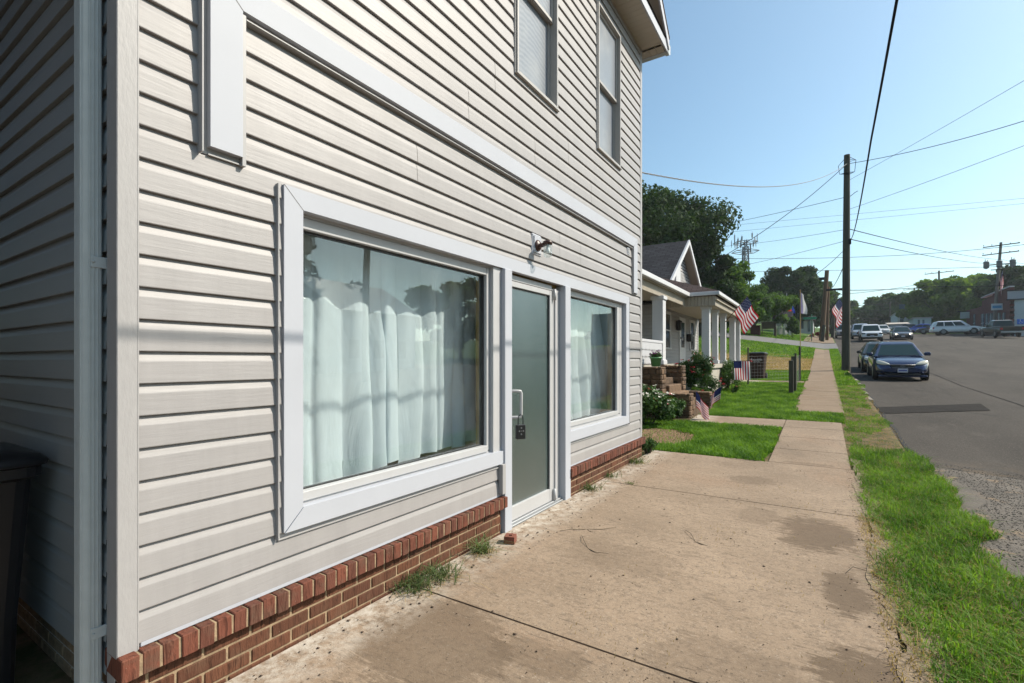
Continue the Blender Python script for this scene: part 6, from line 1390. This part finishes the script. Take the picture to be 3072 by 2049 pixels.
VX = wpt(2378, 1000, 66)[0]; bush('vine_column', 'tall leafy vine smothering a post at the end of the lattice porch', VX, 66, G(VX,66), .75, .7, 3.1, M_leaf_mid, 51, per=160, clumps=26, size=.12, cat='vine')
SD = thing('info_board', 'brown board on two legs standing before the lattice porch', 'board', (wpt(2306,990,66)[0], 66, 5)); x, _, z = wpt(2305, 984, 66); mb = MB(); mb.bbox(x-.75, x+.75, 65.95, 66.05, z-.1, z+.75, .02); mb.build('panel', pm('board_brown', (.16,.12,.09), .8), SD); mb = MB(); mb.bbox(x-.7,x-.62,65.97,66.03,G(x,66)-.1,z,.01); mb.bbox(x+.62,x+.7,65.97,66.03,G(x,66)-.1,z,.01); mb.build('leg', M_polebrown, SD)
bx_, _, bz_ = wpt(2266, 992, 62); mb = MB(); mb.bbox(bx_-.5, bx_+.5, 61.8, 62.4, G(bx_,62)-.1, bz_+.5, .04); mb.bbox(bx_-.55,bx_+.55,61.75,62.45,bz_+.5,bz_+.6,.02); o = mb.build('brick_mailbox', M_rb); tag(o, 'small red brick letter pillar under the ornamental tree', 'letter box')

# flag poles on the slope
def banner(label, u, vb, vt, y, cols, fv0, fv1, width, seed=0, pm_=None, r=.03, thick=True):
    x, _, zt = wpt(u, vt, y); zb = G(x, y); t = thing('banner_flag', label, 'flag', (x, y, zb)); mb = MB(); mb.tube([(x,y,zb-.2),(x,y,zt)], r, 8); mb.lathe([(0,.0),(.06,.05),(.0,.12)], (x,y,zt), 'z', 8); mb.build('flagpole', pm_ or M_metal, t)
    z1 = wpt(u, fv0, y)[2]; z0_ = wpt(u, fv1, y)[2]; mb = MB(); nx, nz = 8, 14
    for i in range(nx):
        for j in range(nz):
            def f(a, b): s = a/nx; q = b/nz; wv = width*(.35+.65*q**.7); return (x+.03+s*wv+.05*math.sin(q*7+seed)*s, y+.12*math.sin(s*6+q*5+seed)*s, z1+(z0_-z1)*q-.3*width*s*(1-q*.3))
            mb.add([f(i,j), f(i+1,j), f(i+1,j+1), f(i,j+1)], [(0,1,2,3)], int(i/nx*len(cols)) if len(cols) > 1 else 0, True)
    mb.build('cloth', cols, t)
navy = cloth('banner_navy', (.02,.03,.12), .3); bl = cloth('banner_blue', (.03,.06,.35), .3); orr = cloth('banner_red', (.55,.07,.03), .3); lil = cloth('banner_lilac', (.33,.28,.45), .3); wht = cloth('banner_white', (.62,.60,.6), .35)
banner('limp navy flag on a pole behind the lattice porch, left of the orange one', 2352, 1000, 889, 74, [navy], 895, 940, .5)
banner('limp orange red flag on the tallest pole behind the lattice porch', 2360, 1000, 883, 73, [orr], 890, 935, .55, 1)
banner('limp royal blue flag with a white mark on a pole behind the lattice porch', 2370, 1000, 895, 74, [bl], 902, 938, .55, 2)
banner('white and lilac flag on a wooden pole at the near side of the side street', 2401, 1042, 873, 49, [lil, wht, wht], 878, 940, .5, 3, M_stud, .035)
pole_flag('stars and stripes flag held out from the dark pole beyond the tall utility pole', wpt(2486,940,76), wpt(2521,892,74), .28, .95, 2.3, (.28,0,-.95), wave=.2, pole_r=.04, polemat=M_wire)
pole_flag('folded stars and stripes flag hanging on the transformer pole', wpt(2996,858,87.3), wpt(3008,806,87.2), .3, .98, 1.9, (.05,0,-1), wave=.35, pole_r=.04, polemat=M_wire)
SS = thing('street_sign', 'green street name sign on a thin post at the side street corner', 'sign', (wpt(2435,1023,60.5)[0], 60.5, 4)); x, _, zt = wpt(2435, 950, 60.5); mb = MB(); mb.tube([(x,60.5,G(x,60.5)-.1),(x,60.5,zt)], .04, 8); mb.build('post', pm('green_post', (.06,.12,.08), .6), SS)
mb = MB(); mb.bbox(x-.75, x+.45, 60.46, 60.5, zt-.28, zt-.04, .01); mb.bbox(x-.02,x+.02,60.1,60.9,zt+.0,zt+.22,.01); mb.build('name_plate', pm('sign_green', (.01,.22,.11), .5), SS)
# stop sign far
SP = thing('stop_sign', 'small red octagonal sign far up the road by the hedge', 'sign', (wpt(2612,975,165)[0], 165, 10)); x, _, z = wpt(2612, 973, 165); mb = MB(); mb.lathe([(0,0),(.75,0),(.75,-.05),(0,-.05)], (x,165,z), 'y', 8); mb.build('plate', pm('stop_red', (.4,.03,.03), .5), SP); mb = MB(); mb.tube([(x,165.1,G(x,165)-.2),(x,165.1,z)], .05, 6); mb.build('post', M_metal, SP)

# phone mast
def mast():
    y = 140; x, _, zt = wpt(2236, 698, y); zb = G(x, y)-.5; t = thing('phone_mast', 'steel lattice phone mast crowded with antenna panels above the trees', 'mast', (x, y, zb)); mb = MB(); n = 14; H = zt-3.5-zb
    def leg(k, q): w_ = 1.5-.8*q; a = R(30+120*k); return Vector((x+w_*math.cos(a), y+w_*math.sin(a), zb+H*q))
    for k in range(3): mb.tube([leg(k,0), leg(k,1)], .2, 6)
    for i in range(n):
        for k in range(3): mb.tube([leg(k,i/n), leg((k+1)%3,(i+1)/n)], .085, 4); mb.tube([leg((k+1)%3,i/n), leg(k,(i+1)/n)], .06, 4); mb.tube([leg(k,i/n), leg((k+1)%3,i/n)], .05, 4)
    mb.build('lattice_tower', M_towersteel, t)
    mb = MB(); rr = random.Random(4)
    for (dz, ra) in ((-.6,3.0),(-3.0,3.3)):
        zc = zt-2+dz; P_ = [Vector((x+ra*math.cos(R(a)), y+ra*math.sin(R(a)), zc)) for a in range(0, 361, 60)]; mb.tube(P_, .09, 5)
        for a in range(0, 360, 60): mb.tube([(x,y,zc), (x+ra*math.cos(R(a)), y+ra*math.sin(R(a)), zc)], .08, 5)
    mb.build('platform', M_towersteel, t)
    for k in range(15):
        a = R(k*24+rr.uniform(-6,6)); ra = rr.uniform(2.4, 3.5); zc = zt-2.2+rr.uniform(-2.2,.8); h = rr.uniform(.9, 2.2); px, py = x+ra*math.cos(a), y+ra*math.sin(a)
        mb = MB(); mb.bbox(-.07,.07,-.19,.19,-h/2,h/2,.03, M=Matrix.Translation((px,py,zc)) @ Matrix.Rotation(a,4,'Z')); mb.tube([(px,py,zc-h/2-.4),(px,py,zc+h/2+.4)], .05, 5); mb.build('antenna_panel', pm('antenna_grey', (.17,.19,.22), .5), t)
mast()

# ------------------------------------------------------------------ trees
def X(u, y): return wpt(u, 0, y)[0]
tree('broadleaf_tree', 'big dark green tree rising behind the cottage roof', X(1955,46)-1.2, 46, 14.6, 7.4, 1.5, M_leaf_dark, 3, clumps=150, per=520, size=.17, trunk_r=.45)
tree('broadleaf_tree', 'lighter green tree at the edge of the big dark tree below the phone mast', X(2172,50), 50, 7.2, 3.1, .8, M_leaf_mid, 9, clumps=84, per=330, size=.15, trunk_r=.2)
tree('broadleaf_tree', 'dark lower tree filling the gap between the cottage gable and the lighter tree', X(2100,47), 47, 8.6, 3.2, .8, M_leaf_dark, 33, clumps=80, per=360, size=.17)
tree('broadleaf_tree', 'wide dark spreading tree behind the orange and blue flags', X(2375,88), 88, 10.9, 4.9, 2.0, M_leaf_dark, 5, clumps=90, per=400, size=.24, trunk_r=.5)
tree('ornamental_tree', 'small rounded tree with a thin trunk on the grass beside the side street', X(2262,62), 62, 5.6, 3.6, 1.0, M_leaf_mid, 6, clumps=44, per=330, size=.14, trunk_r=.16)
tree('ornamental_tree', 'small green tree partly hiding the lattice porch on its left', X(2325,64), 64, 5.0, 2.5, 1.4, M_leaf_mid, 16, clumps=26, per=260, size=.13, trunk_r=.12)
tree('background_tree', 'dim bluish green tree between the leaning pole and the dark tree', X(2440,115), 115, 11, 5, 1, M_leaf_far, 12, clumps=40, per=200, size=.35)
tree('background_tree', 'green tree beside the thin brown pole at the sidewalk', X(2492,105), 105, 8, 3, .5, M_leaf_far, 13, clumps=26, per=180, size=.32)
tree('background_tree', 'distant tree hidden behind the tall pole on the left of the road', X(2535,170), 170, 9, 6, .5, M_leaf_far, 14, clumps=30, per=160, size=.5)
tree('background_tree', 'round bushy tree behind the corner house', X(2410,100), 100, 6.5, 3.2, .6, M_leaf_dark, 15, clumps=26, per=200, size=.28)
tree('roadside_tree', 'tall round tree above the white shed across the road', X(2680,150), 150, 8.8, 6.8, 1, M_leaf_far, 17, clumps=80, per=260, size=.5, trunk_r=.5)
tree('roadside_tree', 'slender tree left of the tall round one beyond the white pickup', X(2618,185), 185, 4.6, 3.2, .5, M_leaf_far, 18, clumps=44, per=220, size=.55)
tree('roadside_tree', 'tree rising behind the annex and the blue car', X(2758,170), 170, 9.6, 6, 1, M_leaf_far, 19, clumps=44, per=220, size=.55)
tree('roadside_tree', 'low far tree on the brow of the road', X(2586,290), 290, 3.6, 6, .3, M_leaf_far, 20, clumps=30, per=160, size=.8)
for i, (u, y, h, r, lab) in enumerate(((2790,122,7.6,4.2,'dense tree at the left end of the tree row behind the white suv'), (2835,116,9.6,5.4,'tallest sunlit tree of the row behind the white suv'), (2890,118,10.2,5.8,'broad sunlit tree of the row next to the brick building'), (2950,122,11,6.2,'tree rising over the roof of the brick building'), (3040,112,11.0,6.2,'dark tree above the pale block wall at the frame edge'), (3000,135,11,6,'tree behind the transformer pole above the brick parapet'))):
    tree('roadside_tree', lab, X(u, y), y, h, r, .3, M_leaf_sun if i not in (4,) else M_leaf_dark, 60+i, clumps=64, per=300, size=.34, group='trees behind the lot')
mb_rng = np.random.default_rng(77)   # scrub and far woods that read as one mass
cs = []; rs = []
for k in range(190):
    side = k % 2; y = mb_rng.uniform(150, 420); x = (mb_rng.uniform(-60, -2) if side else mb_rng.uniform(18, 75)); q = .5 if not side else 1; cs.append((x, y, G(x, y)+mb_rng.uniform(.3, 3)*q)); rs.append(mb_rng.uniform(1.8, 3.6)*(.75 if not side else 1))
for k in range(60): y = mb_rng.uniform(62, 100); x = mb_rng.uniform(-30, -9); cs.append((x, y, G(x, y)+mb_rng.uniform(.2, 1.4))); rs.append(mb_rng.uniform(1.0, 1.9))
for k in range(22): y = mb_rng.uniform(135, 160); x = mb_rng.uniform(13.2, 17); cs.append((x, y, G(x, y)+mb_rng.uniform(.2, .7))); rs.append(mb_rng.uniform(.5, .9))
V, F, rn = leaves(cs, rs, 260, .5, mb_rng); tag(npmesh('far_woods', V, F, M_leaf_far, rn), kind='stuff')
bush('red_shrub', 'low reddish shrub on the grass behind the brown poles', X(2457,75), 75, G(X(2457,75),75), 1.3, .6, .9, leafmat('red_leaves', (.2,.03,.02), (.3,.07,.05)), 71, per=80, clumps=10, size=.09)

# ------------------------------------------------------------------ opposite side of the street (seen in the panes)
def house_opp(label, x, y, w_, d_, h, rise, mat, roofc):
    gz_ = G(x, y); t = thing('frame_house', label, 'house', (x, y, gz_), 'houses mirrored in the shop window'); mb = MB(); mb.box(x, x+d_, y-w_/2, y+w_/2, gz_-.5, gz_+h); mb.prism([(x-.01,gz_+h),(x+d_+.01,gz_+h),(x+d_/2,gz_+h+rise)], 'y', y-w_/2+.05, y+w_/2-.05); mb.build('wall', mat, t)
    mb = MB(); roofplane(mb, (x-.5,y-w_/2-.4,gz_+h-.2), (x-.5,y+w_/2+.4,gz_+h-.2), (x+d_/2,y+w_/2+.4,gz_+h+rise+.1), (x+d_/2,y-w_/2-.4,gz_+h+rise+.1)); roofplane(mb, (x+d_+.5,y-w_/2-.4,gz_+h-.2), (x+d_+.5,y+w_/2+.4,gz_+h-.2), (x+d_/2,y+w_/2+.4,gz_+h+rise+.1), (x+d_/2,y-w_/2-.4,gz_+h+rise+.1)); mb.build('roof', roofc, t)
    for k in (-.3, 0, .3):
        mb = MB(); mb.bbox(x-.05, x+.01, y+k*w_-.5, y+k*w_+.5, gz_+.9, gz_+2.3, .01); mb.build('window', M_gl, t)
M_tin = pm('ribbed_tin_roof', (.8,.77,.7), .4, metal=.3, bmp=(5,.8,.05), stretch=(0,1,0))
house_opp('white frame house with a ribbed tin roof across the street, nearer one', 25, 14, 8, 9, 5.2, 2.4, M_hw, M_tin)
house_opp('white frame house with a ribbed tin roof across the street, farther one', 27, 26.5, 8, 9, 4.6, 2.6, M_hw, M_tin)
for i, (x, y, h, r, m_) in enumerate(((35,12,15,6.5,M_leaf_dark), (33,44,9.5,5.5,M_leaf_mid), (38,27,14,6,M_leaf_dark), (36,3,13,6,M_leaf_dark))):
    tree('street_tree', ['dark tree behind the nearer tin roofed house','broad tree past the farther tin roofed house','tree between the tin roofed houses','tree at the near end of the opposite side'][i], x, y, h, r, 1.5, m_, 90+i, clumps=40, per=170, size=.42, group='trees across the street')
crossarm_pole('wooden utility pole on the opposite side of the street', 0, 0, 1, [], ) if False else None
o = thing('utility_pole', 'plain wooden utility pole across the street', 'utility pole', (18, 17.5, G(18,17.5))); mb = MB(); mb.tube([(18,17.5,0),(18,17.5,11)], [.2,.14], 12); mb.build('pole', M_polewood, o)

# ------------------------------------------------------------------ summer haze
hm = bpy.data.materials.new('summer_haze'); hm.use_nodes = True; ht = hm.node_tree; ht.nodes.remove(ht.nodes['Principled BSDF'])
pv = ht.nodes.new('ShaderNodeVolumePrincipled'); pv.inputs['Color'].default_value = (.86,.93,1,1); pv.inputs['Density'].default_value = .00035; pv.inputs['Anisotropy'].default_value = .3
ht.links.new(pv.outputs[0], ht.nodes['Material Output'].inputs['Volume'])
mb = MB(); mb.box(-905, 905, -305, 3005, -32, 48); hz = mb.build('haze', hm); tag(hz, kind='stuff')
